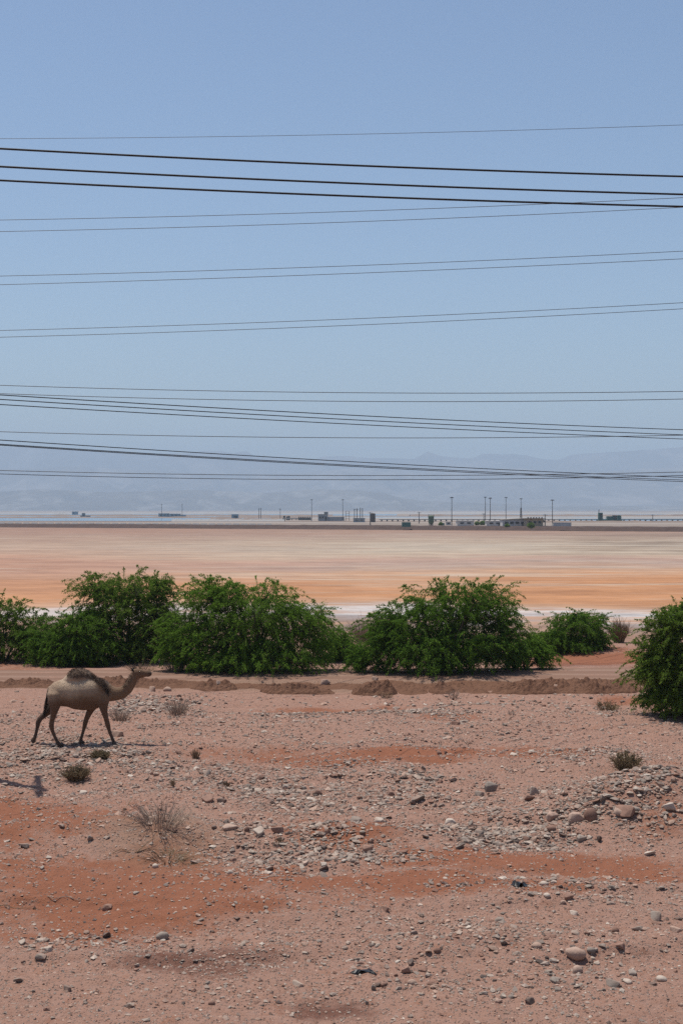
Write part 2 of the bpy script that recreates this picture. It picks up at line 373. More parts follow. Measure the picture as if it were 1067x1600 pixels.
# the dirt track: a crowned strip with two pale wheel ruts
tx = np.linspace(-70, 70, 500); offs = np.linspace(-1.75, 1.75, 31)
TX, TO = np.meshgrid(tx, offs, indexing='ij')
wand = 0.10 * np.sin(TX * 0.35) + 0.06 * fbm(TX / 2.5, 0 * TX, 21., 2)
rut = np.exp(-((TO - 0.75 - wand) / .26) ** 2) + np.exp(-((TO + 0.72 - wand) / .26) ** 2)
edge = sst(1.35, 1.75, np.abs(TO) + 0.12 * fbm(TX * 1.4, TO, 17., 2))
TZ = 0.135 - 0.035 * rut - 0.06 * edge + 0.02 * fbm(TX * 1.5, TO * 1.5, 11., 3)
idx = np.arange(TX.size).reshape(TX.shape); Q = np.stack([idx[:-1, :-1], idx[1:, :-1], idx[1:, 1:], idx[:-1, 1:]], -1).reshape(-1, 4)
o = npobj('dirt_track', np.stack([TX, track_mid(TX) + TO, TZ], -1), Q, M_TRACK, smooth=True, floats={'rut': np.clip(rut, 0, 1)})
tag(o, 'dusty dirt track with pale wheel ruts in front of the trees', None, kind='structure')

# salt flat, bank, basin floor
def sheet(name, pts, z, mat, label, nx=2):
    V = [(x, y, z) for x, y in pts]; me = bpy.data.meshes.new(name); me.from_pydata(V, [], [tuple(range(len(V)))]); me.materials.append(mat)
    return tag(link(bpy.data.objects.new(name, me)), label, kind='structure')
SALT_Z = -1.5
def bank_d(u): return 619 + (495 - 619) * (u / 1067.0)
xs = np.linspace(-1500, 1500, 121); ys = np.concatenate([np.linspace(84, 140, 60), np.linspace(145, 700, 80)])
SX, SY = np.meshgrid(xs, ys, indexing='ij'); SZ = SALT_Z + 0.035 * fbm(SX / 14., SY / 5., 31., 3)
idx = np.arange(SX.size).reshape(SX.shape); Q = np.stack([idx[:-1, :-1], idx[1:, :-1], idx[1:, 1:], idx[:-1, 1:]], -1).reshape(-1, 4)
o = npobj('salt_flat', np.stack([SX, SY, SZ], -1), Q, M_SALT, smooth=True)
tag(o, 'orange, pink and cream salt flat stretching behind the trees', kind='structure')

PL_Z = -0.1
def bank_line(x):                       # y of the bank's near foot at a given x
    # straight line through the two ends seen in the photograph
    xa, ya = gx(0, 619), 619.; xb, yb = gx(1067, 495), 495.
    return ya + (yb - ya) * (x - xa) / (xb - xa)
bx = np.concatenate([[-1500.], np.linspace(-330, 330, 420), [1500.]])
prof = [(-1.0, -1.8), (0.0, -1.52), (0.7, -1.25), (2.2, -0.3), (3.2, 0.10), (5.0, 0.16), (9.0, 0.10), (11.5, -0.35)]
BV = []
for x in bx:
    yb = float(bank_line(max(-420, min(420, x))))
    for k, (dy, z) in enumerate(prof):
        nz = float(fbm(x / 3.0, k * 3.7, 41., 3)) * (0.0 if k in (0, 7) else .22)
        BV.append((x, yb + dy * 1.6 + float(fbm(x / 4.0, k * 2.1, 43., 3)) * 0.8, z + nz))
n = len(prof); BF = [(i * n + k, (i + 1) * n + k, (i + 1) * n + k + 1, i * n + k + 1) for i in range(len(bx) - 1) for k in range(n - 1)]
o = npobj('earth_bank', BV, BF, plain_mat('bank_earth', (0.068, 0.042, 0.033), 0.95, var=.45, scale=0.45), smooth=False)
tag(o, 'long brown earth bank along the far edge of salt flat', kind='structure')

pv = [(-16000, 14900, PL_Z), (16000, 14900, PL_Z)]
me = bpy.data.meshes.new('basin_floor'); 
BVp = [(-16000., 625., PL_Z)] + [(x, float(bank_line(x)) + 14.0, PL_Z) for x in np.linspace(-420, 420, 30)] + [(16000., 500., PL_Z), (16000., 14900., PL_Z), (-16000., 14900., PL_Z)]
me.from_pydata(BVp, [], [tuple(range(len(BVp)))]); me.materials.append(M_PLAIN)
tag(link(bpy.data.objects.new('basin_floor', me)), 'pale flat basin floor reaching to the distant mountains', kind='structure')
# low ground at the sides between the salt flat sheet and the horizon
sheet('salt_plain', [(-16000, 90), (16000, 90), (16000, 700), (-16000, 700)], -1.75, M_PLAIN, 'pale salt plain reaching out beyond both sides of the flat')

def pond(u0, v0, u1, v1, lab):
    d0, d1 = gy(v1, PL_Z), gy(v0, PL_Z)
    pts = []
    for k in range(25):
        t = k / 24; x = gx(u0, d0) + (gx(u1, d0) - gx(u0, d0)) * t; pts.append((x, d0 + float(fbm(t * 7, v0, 51., 3)) * 10))
    for k in range(25):
        t = 1 - k / 24; x = gx(u0, d1) + (gx(u1, d1) - gx(u0, d1)) * t; pts.append((x, d1 + float(fbm(t * 7, v1, 53., 3)) * 26))
    return sheet('evaporation_pond', pts, PL_Z + 0.03, M_WATER, lab)
pond(-400, 809.5, 425, 814.0, 'pale blue evaporation pond just beyond the bank on the left')
pond(-300, 806.6, 360, 808.6, 'narrow blue pond strip behind the nearest pond on the left')
pond(-500, 803.2, 620, 805.6, 'thin far blue pond strip across the left half')
pond(560, 807.5, 930, 809.6, 'blue pond strip behind the plant buildings')
pond(870, 810.0, 1500, 815.0, 'shallow pond under the green dredger on the right')
pond(640, 803.6, 1600, 805.4, 'thin far blue pond strip across the right half')
M_SALTW = plain_mat('white_salt', (0.27, 0.26, 0.25), 0.9, var=.12, scale=0.02)
def dike(u0, v0, u1, v1, h, mat, lab, wd=6.0):
    d0, d1 = gy(v0, PL_Z), gy(v1, PL_Z); xs = np.linspace(gx(u0, d0), gx(u1, d1), 80); V = []
    for i, x in enumerate(xs):
        y = d0 + (d1 - d0) * i / 79; j = 0.6 + 0.6 * float(vnoise(i * .7, v0, 3.))
        V += [(x, y - wd, PL_Z - .1), (x, y - wd * .35, PL_Z + h * j), (x, y + wd * .35, PL_Z + h * j), (x, y + wd, PL_Z - .1)]
    Fq = [(i * 4 + k, i * 4 + 4 + k, i * 4 + 5 + k, i * 4 + 1 + k) for i in range(79) for k in range(3)]
    tag(npobj('pond_dike', V, Fq, mat), lab, kind='structure')
M_DIKE = plain_mat('dike_earth', (0.20, 0.15, 0.12), 0.95, var=.35, scale=0.1)
dike(-300, 809.0, 500, 809.2, 1.0, M_DIKE, 'brown dike between the two nearer ponds on the left')
dike(-300, 806.2, 520, 806.2, 1.4, M_DIKE, 'dark dike behind the narrow left pond strip', 9)
dike(-300, 802.8, 1500, 802.8, 2.5, M_SALTW, 'white salt covered dike along the horizon', 25)
dike(330, 811.5, 470, 812.5, .9, M_DIKE, 'short brown dike running out beside the pole pair')
dike(480, 810.2, 1500, 810.0, 1.0, M_SALTW, 'white salt edged dike behind the plant')
dike(850, 816.5, 1500, 816.2, 1.0, M_DIKE, 'brown dike in front of the dredger pond')
dike(640, 806.5, 1500, 806.5, 1.6, M_DIKE, 'dark far dike on the right', 9)
dike(270, 814.6, 445, 814.4, 1.2, M_SALTW, 'white salt strip at the end of the nearest pond')

# mountains beyond the haze
def range_mesh(name, prof, d0, d1, mat, lab, rough, seed, pw=1.0, nu=420, nd=30):
    pu = np.array([p[0] for p in prof], float); pvv = np.array([p[1] for p in prof], float)
    us = np.linspace(-1500, 2570, nu); vtop = np.interp(us, pu, pvv); ts = np.linspace(0, 1.25, nd)
    V = np.zeros((nu, nd, 3))
    for k, t in enumerate(ts):
        d = d0 + (d1 - d0) * t; x = (us - U0) / F * d
        top = CAMH + (V0 - vtop) / F * d1
        s = t ** pw if t <= 1 else 1 - (t - 1) * 0.25
        gul = np.abs(fbm(us / 34. + 0.6 * t, 0 * us + t * 1.6, seed, 5)); 
        z = top * s * (1 - rough * (1 - abs(2 * min(t, 1) - 1)) * gul * 1.6) + (0 if t == 0 else top * 0.012 * fbm(us / 9., 0 * us + t * 9, seed + 3, 3))
        if t == 0: z = 0 * us - 3.0
        V[:, k, 0] = x; V[:, k, 1] = d + 0 * us; V[:, k, 2] = z
    idx = np.arange(nu * nd).reshape(nu, nd); Q = np.stack([idx[:-1, :-1], idx[1:, :-1], idx[1:, 1:], idx[:-1, 1:]], -1).reshape(-1, 4)
    return tag(npobj(name, V.reshape(-1, 3), Q, mat, smooth=True), lab, kind='structure')
P_BACK = [(-1500, 690), (-300, 694), (0, 697), (60, 699), (120, 701), (165, 706), (230, 708), (300, 707), (318, 704), (345, 703), (365, 707), (385, 704), (392, 709), (440, 716), (495, 718), (502, 712), (540, 712), (575, 715), (640, 716), (654, 715), (660, 707), (672, 705), (682, 711), (700, 713), (740, 716), (752, 709), (800, 708), (822, 711), (845, 716), (872, 718), (890, 710), (960, 705), (1067, 698), (1500, 690), (2570, 700)]
P_MID = [(-1500, 735), (0, 733), (120, 728), (260, 736), (380, 742), (480, 738), (560, 730), (680, 738), (800, 730), (900, 740), (1000, 732), (1150, 726), (2570, 735)]
P_LOW = [(-1500, 762), (0, 768), (60, 764), (170, 769), (300, 765), (420, 770), (500, 764), (560, 766), (600, 770), (625, 778), (660, 783), (760, 786), (900, 790), (1100, 792), (2570, 790)]
range_mesh('mountains', P_BACK, 11200, 14000, mountain_material('rock_far', (0.06, 0.055, 0.05), (0.22, 0.185, 0.16), (0.34, 0.30, 0.27), .5, 0.0012), 'faint flat topped mountain plateau along the skyline', .55, 61., .8)
range_mesh('hills', P_MID, 9300, 11600, mountain_material('rock_mid', (0.06, 0.055, 0.05), (0.22, 0.185, 0.16), (0.34, 0.30, 0.27), .5, 0.002), 'hazy lower slopes in front of the mountain plateau', .6, 67., .9)
range_mesh('bluffs', P_LOW, 7300, 8000, mountain_material('marl', (0.05, 0.045, 0.045), (0.20, 0.175, 0.15), (0.36, 0.34, 0.32), .4, 0.004), 'pale gullied marl bluffs at the foot of the mountains', .8, 71., .7)

# the air between: one closed box of haze, sky outside it
m = bpy.data.materials.new('haze'); m.use_nodes = True; t = m.node_tree
t.nodes.remove(t.nodes['Principled BSDF']); pvn = t.nodes.new('ShaderNodeVolumePrincipled')
HAZE_D = 1.45e-4
pvn.inputs['Density'].default_value = HAZE_D; pvn.inputs['Color'].default_value = (0.495, 0.632, 0.785, 1); pvn.inputs['Anisotropy'].default_value = 0.0
t.links.new(pvn.outputs[0], t.nodes['Material Output'].inputs['Volume'])
try: m.cycles.homogeneous_volume = True
except Exception: pass
hz = MB().box((0, 7000, 348.0), (40000, 18000, 704.0)).build('haze', m)
hz.location = (0, 0, 0); tag(hz, 'pale blue haze over the basin', kind='stuff')
hz.display_type = 'WIRE'
sc.cycles.volume_bounces = 1
sc.cycles.use_denoising = False
sc.cycles.use_adaptive_sampling = False
sc.cycles.max_bounces = 8; sc.cycles.sample_clamp_indirect = 3.0

# ------------------------------------------------------------------ trees
LEAFQ = []
def tube_np(pts, rad, n, Vl, Fl, off):
    b = MB().tube(pts, rad, n, cap=False); Vl.extend(b.v); Fl.extend([tuple(i + off for i in q) for q in b.f]); return off + len(b.v)
def spray(rs, p, dirv, L, droop, nl, leaf, jit=0.075):
    """one feathery shoot: a curve that arches over, with small leaves along it"""
    k = np.linspace(0, 1, 7)[:, None]
    pts = p + dirv * L * k + np.array([0, 0, -1.0]) * (droop * L * k ** 2.2)
    t = rs.random(nl) ** 0.8 * 0.96 + 0.04
    s = t * 6; i = np.minimum(s.astype(int), 5); f = (s - i)[:, None]
    c = pts[i] * (1 - f) + pts[i + 1] * f
    tan = pts[i + 1] - pts[i]; tan /= np.linalg.norm(tan, axis=1)[:, None] + 1e-9
    side = rs.normal(size=(nl, 3)); side -= (side * tan).sum(1)[:, None] * tan; side /= np.linalg.norm(side, axis=1)[:, None] + 1e-9
    ax = side * 0.8 + tan * 0.75 + np.array([0, 0, -0.20]); ax /= np.linalg.norm(ax, axis=1)[:, None]
    wv = np.cross(ax, rs.normal(size=(nl, 3)) * .85 + np.array([0, 0, .8])); wv /= np.linalg.norm(wv, axis=1)[:, None] + 1e-9
    ln = (leaf * (0.6 + 0.8 * rs.random(nl)))[:, None]; wd = ln * 0.22
    c = c + rs.normal(size=(nl, 3)) * (jit * (1.15 - t) * np.sqrt(L / .7))[:, None]
    e = c + ax * ln
    q = np.stack([c + wv * wd, e, c - wv * wd], 1)
    return pts, q
def tree(label, base, lobes, nspray, lmat, seed, depth=0.8, droop=0.6, leaf=0.070, nl=84, stems=6, Lr=(.4, .95), up=.3, name='mesquite_tree', cat='tree', group='mesquite trees along the far side of the dirt track', dshift=0.0, shell=.33):
    rs = np.random.default_rng(seed); nspray = int(nspray * 1.5); bu, bv = base; d = gsolve(bu, bv) + dshift; bx0 = gx(bu, d); bz = float(hgt(bx0, d))
    root = empty(name, (bx0, d, bz))
    O = np.array([bx0, d, bz])
    L = []
    for lb in lobes:
        u, v, ru, rv = lb[:4]; dz = lb[4] if len(lb) > 4 else 0.0
        L.append((gx(u, d), d + dz, zat(v, d), ru / F * d, ru / F * d * depth, rv / F * d))
    wts = np.array([l[3] * l[4] * l[5] for l in L]) ** (2 / 3.); wts /= wts.sum()
    T = []; Cn = []
    while len(T) < nspray:
        l = L[rs.choice(len(L), p=wts)]; g = rs.normal(size=3); g /= np.linalg.norm(g); r = rs.random() ** shell
        lump = 0.66 + 0.55 * float(vnoise(g[0] * 4.3 + l[0], g[2] * 4.3 + g[1] * 2.6, seed * 1.3))
        p = np.array([l[0] + g[0] * l[3] * r * lump, l[1] + g[1] * l[4] * r * lump, l[2] + g[2] * l[5] * r * lump])
        if p[2] < float(hgt(p[0], p[1])) + 0.08: continue
        T.append(p); Cn.append((l[0], l[1], l[2]))
    T = np.array(T); Cn = np.array(Cn)
    # limbs from the base towards spread-out points of the crown, thin branches on to every shoot
    nh = max(8, nspray // 50); H = [T[rs.integers(nspray)]]
    for _ in range(nh - 1):
        cand = T[rs.integers(nspray, size=12)]; dd = np.min(np.linalg.norm(cand[:, None] - np.array(H)[None], axis=2), axis=1); H.append(cand[np.argmax(dd)])
    H = np.array([O + (h - O) * np.array([.82, .82, .80]) for h in H])
    V = []; Fs = []; off = 0; TV = []; TF = []; toff = 0
    nodes = []
    stem_dirs = [np.array([math.cos(a), math.sin(a) * .7, 0]) for a in np.linspace(0, 2 * math.pi, stems, endpoint=False) + rs.random() * 6]
    for h in H:
        fd = max(stem_dirs, key=lambda s: float(np.dot(s, h - O)))
        p1 = O + fd * 0.16 + np.array([0, 0, -0.05]); hl = np.linalg.norm(h - O)
        c1 = O + (h - O) * 0.35 + np.array([0, 0, 0.16 * hl]) + rs.normal(size=3) * 0.06 * hl; c2 = O + (h - O) * 0.72 + np.array([0, 0, 0.13 * hl]) + rs.normal(size=3) * 0.05 * hl
        ks = np.linspace(0, 1, 9)[:, None]; pts = p1 * (1 - ks) ** 3 + 3 * c1 * ks * (1 - ks) ** 2 + 3 * c2 * ks ** 2 * (1 - ks) + h * ks ** 3
        pts[1:-1] += rs.normal(size=(7, 3)) * 0.025 * hl * .5
        r0 = 0.05 * min(1.0, hl / 2.5) + .012
        off = tube_np(pts, [r0 * (1 - .8 * k / 8) for k in range(9)], 5, V, Fs, off)
        nodes.extend(pts[3:])
    nodes = np.array(nodes)
    LQ = []
    for p, c in zip(T, Cn):
        o_ = p - c; o_[2] *= .8; o_ += (p - O) * .25; o_ = o_ / (np.linalg.norm(o_) + 1e-6)
        dv = o_ * 0.7 + rs.normal(size=3) * 0.5 + np.array([0, 0, up]); dv /= np.linalg.norm(dv)
        ln = rs.uniform(*Lr); st = p - dv * ln * .45
        if rs.random() < .30 and p[2] - O[2] > .35 * (T[:, 2].max() - O[2]):      # long bare-tipped whips that arch out of the crown
            dv = o_ * np.array([1.15, 1.0, .8]) + rs.normal(size=3) * .3 + np.array([0, 0, .22]); dv /= np.linalg.norm(dv); ln = rs.uniform(.8, 1.7) * Lr[1] / .95; st = p - dv * ln * .35
            pts, q = spray(rs, st, dv, ln, rs.uniform(.3, .75), int(nl * .85), leaf, .022)
        else:
            pts, q = spray(rs, st, dv, ln, droop * rs.uniform(.5, 1.4), nl, leaf)
        LQ.append(q)
        nd = nodes[np.argmin(np.linalg.norm(nodes - st, axis=1))]; mid = (nd + st) / 2 + np.array([0, 0, .05]) + rs.normal(size=3) * .04
        toff = tube_np([nd, st, pts[3], pts[6]], [.011, .007, .005, .002], 3, TV, TF, toff)
    V = np.array(V) - O; TV = np.array(TV) - O
    npobj('trunk', V, Fs, M_BARK, root, smooth=True)
    LQ = np.concatenate(LQ); LQ = LQ[LQ[:, :, 2].min(1) > hgt(LQ[:, 0, 0], LQ[:, 0, 1]) + .02] - O; nq = len(LQ)
    cr = npobj('crown', LQ.reshape(-1, 3), np.arange(nq * 3).reshape(-1, 3), lmat, root, floats={'leafrand': np.repeat(rs.random(nq), 3)})
    npobj('branches', TV, TF, M_TWIG, root)
    tag(root, label, cat, group)
    return root
tree('airy green mesquite tree cut off by the left edge', (5, 1032), [(20, 965, 52, 42), (-45, 960, 60, 50), (20, 1000, 58, 32), (-40, 1005, 60, 30), (58, 992, 42, 40)], 500, M_LEAF[2], 101, droop=.6, shell=.45)
tree('low dense dark green bush between the edge tree and tallest tree', (112, 1039), [(122, 985, 55, 42), (80, 1005, 42, 30), (140, 1010, 60, 30), (100, 1018, 62, 20)], 640, M_LEAF[0], 102, cat='bush', name='mesquite_bush')
tree('tallest airy mesquite tree with open branching left of centre', (205, 1038), [(210, 922, 70, 38), (150, 915, 42, 24), (185, 955, 78, 42), (240, 960, 50, 46), (250, 915, 28, 26), (205, 1000, 78, 38), (235, 1012, 50, 24), (262, 985, 36, 46)], 860, M_LEAF[2], 103, droop=.55, up=.4, shell=.45, stems=5, dshift=1.0)
tree('broad dense rounded mesquite tree in the middle behind the camel', (390, 1049), [(335, 926, 56, 30), (400, 950, 100, 48), (472, 968, 58, 32), (345, 1000, 85, 46), (450, 1008, 78, 38), (290, 985, 44, 48), (400, 1024, 130, 24), (275, 1015, 40, 30)], 1250, M_LEAF[1], 104)
tree('big wide domed mesquite tree right of the gap in trees', (690, 1051), [(705, 942, 88, 42), (765, 942, 48, 40), (640, 980, 72, 46), (740, 1000, 88, 44), (595, 1015, 48, 32), (680, 1012, 125, 36), (790, 985, 30, 40), (562, 1026, 36, 22), (610, 975, 40, 26)], 1250, M_LEAF[0], 105)
tree('small low green bush at the right foot of big domed tree', (815, 1046), [(812, 1015, 34, 26), (840, 1022, 30, 20), (790, 1020, 30, 24)], 190, M_LEAF[1], 106, cat='bush', name='mesquite_bush', Lr=(.35, .7))
tree('medium mesquite bush on red soil further back on the right', (888, 1016), [(902, 972, 48, 24), (858, 998, 40, 16), (930, 992, 24, 20), (890, 1002, 58, 14)], 460, M_LEAF[0], 107, cat='bush', name='mesquite_bush')
tree('tall mesquite tree cut off by the right edge, nearest of all', (1075, 1117), [(1064, 972, 52, 40), (1080, 1045, 82, 55), (1030, 1028, 42, 48), (1065, 1085, 62, 32), (1130, 1000, 60, 60)], 1150, M_LEAF[2], 108, leaf=.066, Lr=(.35, .75))
tree('scrubby dark bush in the gap between two big trees', (530, 1042), [(520, 1005, 34, 32), (548, 1025, 28, 18)], 200, M_LEAF[0], 109, cat='bush', name='mesquite_bush', dshift=2.0)

# ------------------------------------------------------------------ dry shrubs, tufts, grass
def dry_shrub(label, u, v, w_, h_, kind, n, seed, bend=.35, fork=2, rad=.006, group=None, cat='shrub', name='dry_shrub', leafy=0.0):
    rs = np.random.default_rng(seed); d = gsolve(u, v); x0 = gx(u, d); z0 = float(hgt(x0, d)); root = empty(name, (x0, d, z0))
    wm = w_ / F * d / 2; hm = h_ / F * d; b = MB(); LQ = []
    for i in range(n):
        a = rs.random() * 6.283; r = math.sqrt(rs.random()); sx, sy = r * math.cos(a) * wm * .35, r * math.sin(a) * wm * .35
        tx_, ty_ = r * math.cos(a) * wm * rs.uniform(.7, 1.1), r * math.sin(a) * wm * rs.uniform(.7, 1.1); tz = hm * rs.uniform(.5, 1.05) * (1 - .35 * r)
        sz = float(hgt(x0 + sx, d + sy)) - z0 - .02
        p0 = np.array([sx, sy, sz]); p2 = np.array([tx_, ty_, tz]); p1 = p0 * .5 + p2 * .5 + np.array([0, 0, hm * bend * .4]) + rs.normal(size=3) * hm * .06
        ks = np.linspace(0, 1, 5)[:, None]; pts = p0 * (1 - ks) ** 2 + 2 * p1 * ks * (1 - ks) + p2 * ks ** 2
        b.tube(pts, [rad, rad * .9, rad * .75, rad * .6, rad * .3], 3, cap=False)
        for f in range(fork):
            k = rs.integers(1, 4); q0 = pts[k]; dv = (pts[4] - pts[k]); dv = dv + rs.normal(size=3) * .45 * np.linalg.norm(dv); q1 = q0 + dv * rs.uniform(.5, .95)
            b.tube([q0, (q0 + q1) / 2 + rs.normal(size=3) * .01, q1], [rad * .65, rad * .5, rad * .25], 3, cap=False)
            if leafy > 0:
                m_ = int(leafy * 10)
                c = q0 + (q1 - q0) * rs.random((m_, 1)); ax = rs.normal(size=(m_, 3)); ax[:, 2] += .6; ax /= np.linalg.norm(ax, axis=1)[:, None]; wv = np.cross(ax, rs.normal(size=(m_, 3))); wv /= np.linalg.norm(wv, axis=1)[:, None]
                LQ.append(np.stack([c, c + ax * .025 + wv * .007, c + ax * .055, c + ax * .025 - wv * .007], 1))
    b.build('stems', M_DRY[kind], root)
    if LQ:
        LQ = np.concatenate(LQ); npobj('leaves', LQ.reshape(-1, 3), np.arange(len(LQ) * 4).reshape(-1, 4), M_DRY[2] if leafy < 1.4 else M_LEAF[2], root, floats={'leafrand': np.repeat(rs.random(len(LQ)), 4)})
    return tag(root, label, cat, group)
SG = 'dry shrubs on the stony plain'
dry_shrub('brown dry shrub in front of camel, right of its neck', 278, 1116, 56, 32, 0, 90, 1, group=SG)
dry_shrub('greyish dry shrub seen behind the front leg of the camel', 188, 1128, 44, 28, 0, 80, 2, group=SG)
dry_shrub('dense brown and olive tuft below the camel', 119, 1220, 56, 28, 1, 210, 3, rad=.005, group=SG, leafy=.5)
dry_shrub('small olive green tuft just under the camel shadow', 157, 1187, 40, 17, 2, 150, 4, rad=.005, group=SG, leafy=.7)
dry_shrub('large bare grey shrub of upright twigs, left of centre', 250, 1294, 140, 46, 0, 72, 5, fork=4, rad=.006, group=SG)
dry_shrub('dark olive shrub growing on the gravel mound on the right', 978, 1208, 58, 42, 2, 70, 6, fork=4, rad=.007, group=SG, leafy=1.0)
dry_shrub('flat grey green shrub left of the right edge tree', 948, 1110, 48, 18, 2, 60, 7, group=SG, leafy=.5)
dry_shrub('thin bare twiggy shrub in front of the track, left one', 603, 1091, 32, 14, 1, 34, 8, group=SG)
dry_shrub('thin bare twiggy shrub in front of the track, right one', 709, 1091, 44, 18, 0, 30, 9, group=SG)
dry_shrub('tiny brown tuft right of the small olive tuft', 306, 1185, 22, 18, 1, 40, 10, group=SG)
dry_shrub('tiny grey tuft above the dense gravel band', 355, 1228, 18, 10, 1, 30, 11, group=SG)
dry_shrub('small reddish tuft above the large bare shrub', 270, 1229, 14, 14, 1, 24, 12, group=SG)
dry_shrub('dry grey brown shrub behind the trees in the gap', 570, 1004, 70, 42, 0, 170, 13, fork=3, rad=.012, group='dry shrubs behind the trees')
dry_shrub('dry brown shrub behind, right of the medium bush', 966, 1004, 44, 42, 1, 150, 14, fork=3, rad=.012, group='dry shrubs behind the trees')
dry_shrub('tiny dry twig sprouting beside the red mound', 437, 1318, 18, 16, 1, 14, 15, group=SG)
dry_shrub('low tangle of fine dead twigs on brown soil', 262, 1345, 110, 16, 1, 60, 16, bend=.9, fork=2, rad=.005, group=SG)
dry_shrub('dry yellow grass tuft at the foot of tall trees', 222, 1052, 62, 18, 1, 90, 17, rad=.007, group='dry grass at the foot of the trees', cat='grass tuft', name='grass_tuft')
dry_shrub('pale dry grass tuft left of the broad rounded tree', 270, 1050, 40, 20, 0, 70, 18, rad=.007, group='dry grass at the foot of the trees', cat='grass tuft', name='grass_tuft')
dry_shrub('small bare twig shrub by the small stone near the right mound', 800, 1118, 18, 12, 0, 14, 19, group=SG)
def sticks():
    rs = random.Random(5)
    for k, (u, v, L, a, lab) in enumerate([(215, 1330, .9, .3, 'long thin dead stick on brown soil below bare shrub'), (300, 1352, .7, -.5, 'short dead stick right of the dead twig tangle'), (200, 1268, .5, 1.2, 'dark forked stick left of large bare shrub'),
                                        (105, 1405, .6, .05, 'thin pale stick lying on red sand at left'), (30, 1256, .45, .4, 'dark curled root stick near the left edge'), (30, 1420, .7, .05, 'long fine stick lying on red sand near left edge')]):
        d = gsolve(u, v); x = gx(u, d); pts = []
        for i in range(7):
            s = (i / 6 - .5) * L; xx = x + s * math.cos(a); yy = d + s * math.sin(a) + .05 * math.sin(i * 1.7 + k); pts.append((xx, yy, float(hgt(xx, yy)) + .02 + (.10 * math.sin(i / 6 * 3.14) if k in (2, 4) else .012 * math.sin(i * 2.0))))
        b = MB().tube(pts, [.007, .007, .0065, .006, .005, .004, .002], 5)
        if k in (2, 0): b.tube([pts[3], (pts[4][0] + .02, pts[4][1] + .1, pts[4][2] + .1), (pts[5][0], pts[5][1] + .2, pts[5][2] + .16)], [.009, .007, .003], 5)
        tag(b.build('stick', M_DRY[1 if k != 3 else 0]), lab, 'stick', 'dead sticks on the ground')
sticks()

# ------------------------------------------------------------------ dirt heaps along the near edge of the track
def heap(label, u0, u1, v, h, seed):
    d = gy(v); xa, xb = gx(u0, d), gx(u1, d); cx = (xa + xb) / 2; rx = (xb - xa) / 2; ry = .62
    nx_ = max(24, int(rx * 2 / .05)); ny_ = 34
    gx_, gy_ = np.meshgrid(np.linspace(-1, 1, nx_), np.linspace(-1, 1, ny_), indexing='ij')
    X_ = cx + gx_ * rx; Y_ = d + gy_ * ry
    e = np.clip(1 - np.sqrt((np.abs(gx_) ** 3 + gy_ ** 2)), 0, 1) ** .6
    nn = .55 + .65 * fbm(X_ / .55, Y_ / .5, seed, 4) + .75 * np.abs(fbm(X_ / .22, Y_ / .22, seed + 5, 3))
    Z_ = hgt(X_, Y_) - .03 + e * h * np.clip(nn, .05, 1.6)
    Z_ = np.where(e <= 0.0, hgt(X_, Y_) - .06, Z_)
    base = np.array([cx, d, 0.0])
    idx = np.arange(X_.size).reshape(X_.shape); Q = np.stack([idx[:-1, :-1], idx[1:, :-1], idx[1:, 1:], idx[:-1, 1:]], -1).reshape(-1, 4)
    o = npobj('dirt_heap', np.stack([X_, Y_, Z_], -1).reshape(-1, 3) - base, Q, M_HEAP, smooth=False); o.location = base
    tag(o, label, 'dirt heap', 'dirt heaps along the near edge of the track')
def berm():
    xs_ = np.arange(-15.0, 11.2, .045); tt_ = np.linspace(-1, 1, 30); XX, TT = np.meshgrid(xs_, tt_, indexing='ij')
    mid_ = track_mid(XX) - 2.75 + .25 * fbm(XX / 2.2, 0 * XX, 301., 3); wd_ = .95 + .35 * fbm(XX / 1.7, 0 * XX, 303., 3); YY = mid_ + TT * wd_
    hh_ = np.clip(.20 + .20 * fbm(XX / 2.6, 0 * XX, 305., 4), .0, .5)
    e_ = np.clip(1 - np.abs(TT) ** 1.6, 0, 1); rough_ = .65 + .7 * fbm(XX / .5, YY / .45, 307., 4) + .6 * np.abs(fbm(XX / .16, YY / .16, 309., 3))
    ZZ = hgt(XX, YY) - .05 + e_ * hh_ * np.clip(rough_, .1, 2.0) + .05 * e_
    ix = np.arange(XX.size).reshape(XX.shape); Q_ = np.stack([ix[:-1, :-1], ix[1:, :-1], ix[1:, 1:], ix[:-1, 1:]], -1).reshape(-1, 4)
    tag(npobj('earth_berm', np.stack([XX, YY, ZZ], -1), Q_, M_HEAP, smooth=False), 'low rough ridge of earth pushed up along the near edge of the track', kind='structure')
berm()
for a in [('low crumbly dirt heap at left behind the camel', -80, 60, 1073, .30, 201.), ('low brown dirt heap just behind the camel hump', 66, 200, 1072, .20, 202.), ('dirt heap right of the camel head beside the track', 296, 372, 1076, .36, 203.),
          ('long brown dirt heap by the track, left of centre', 405, 525, 1078, .46, 204.), ('tall short dirt heap by the track near the centre', 548, 622, 1078, .55, 205.), ('small dirt heap holding a dark boulder by the track', 668, 712, 1077, .40, 206.),
          ('long low dirt heap by the track, right of centre', 765, 885, 1078, .42, 207.), ('long dirt heap running towards the right edge tree', 880, 1010, 1078, .48, 208.), ('faint low dirt rise between two dirt heaps', 620, 670, 1077, .16, 209.), ('low dirt rise left of the right of centre heap', 710, 768, 1077, .18, 210.)]: heap(*a)

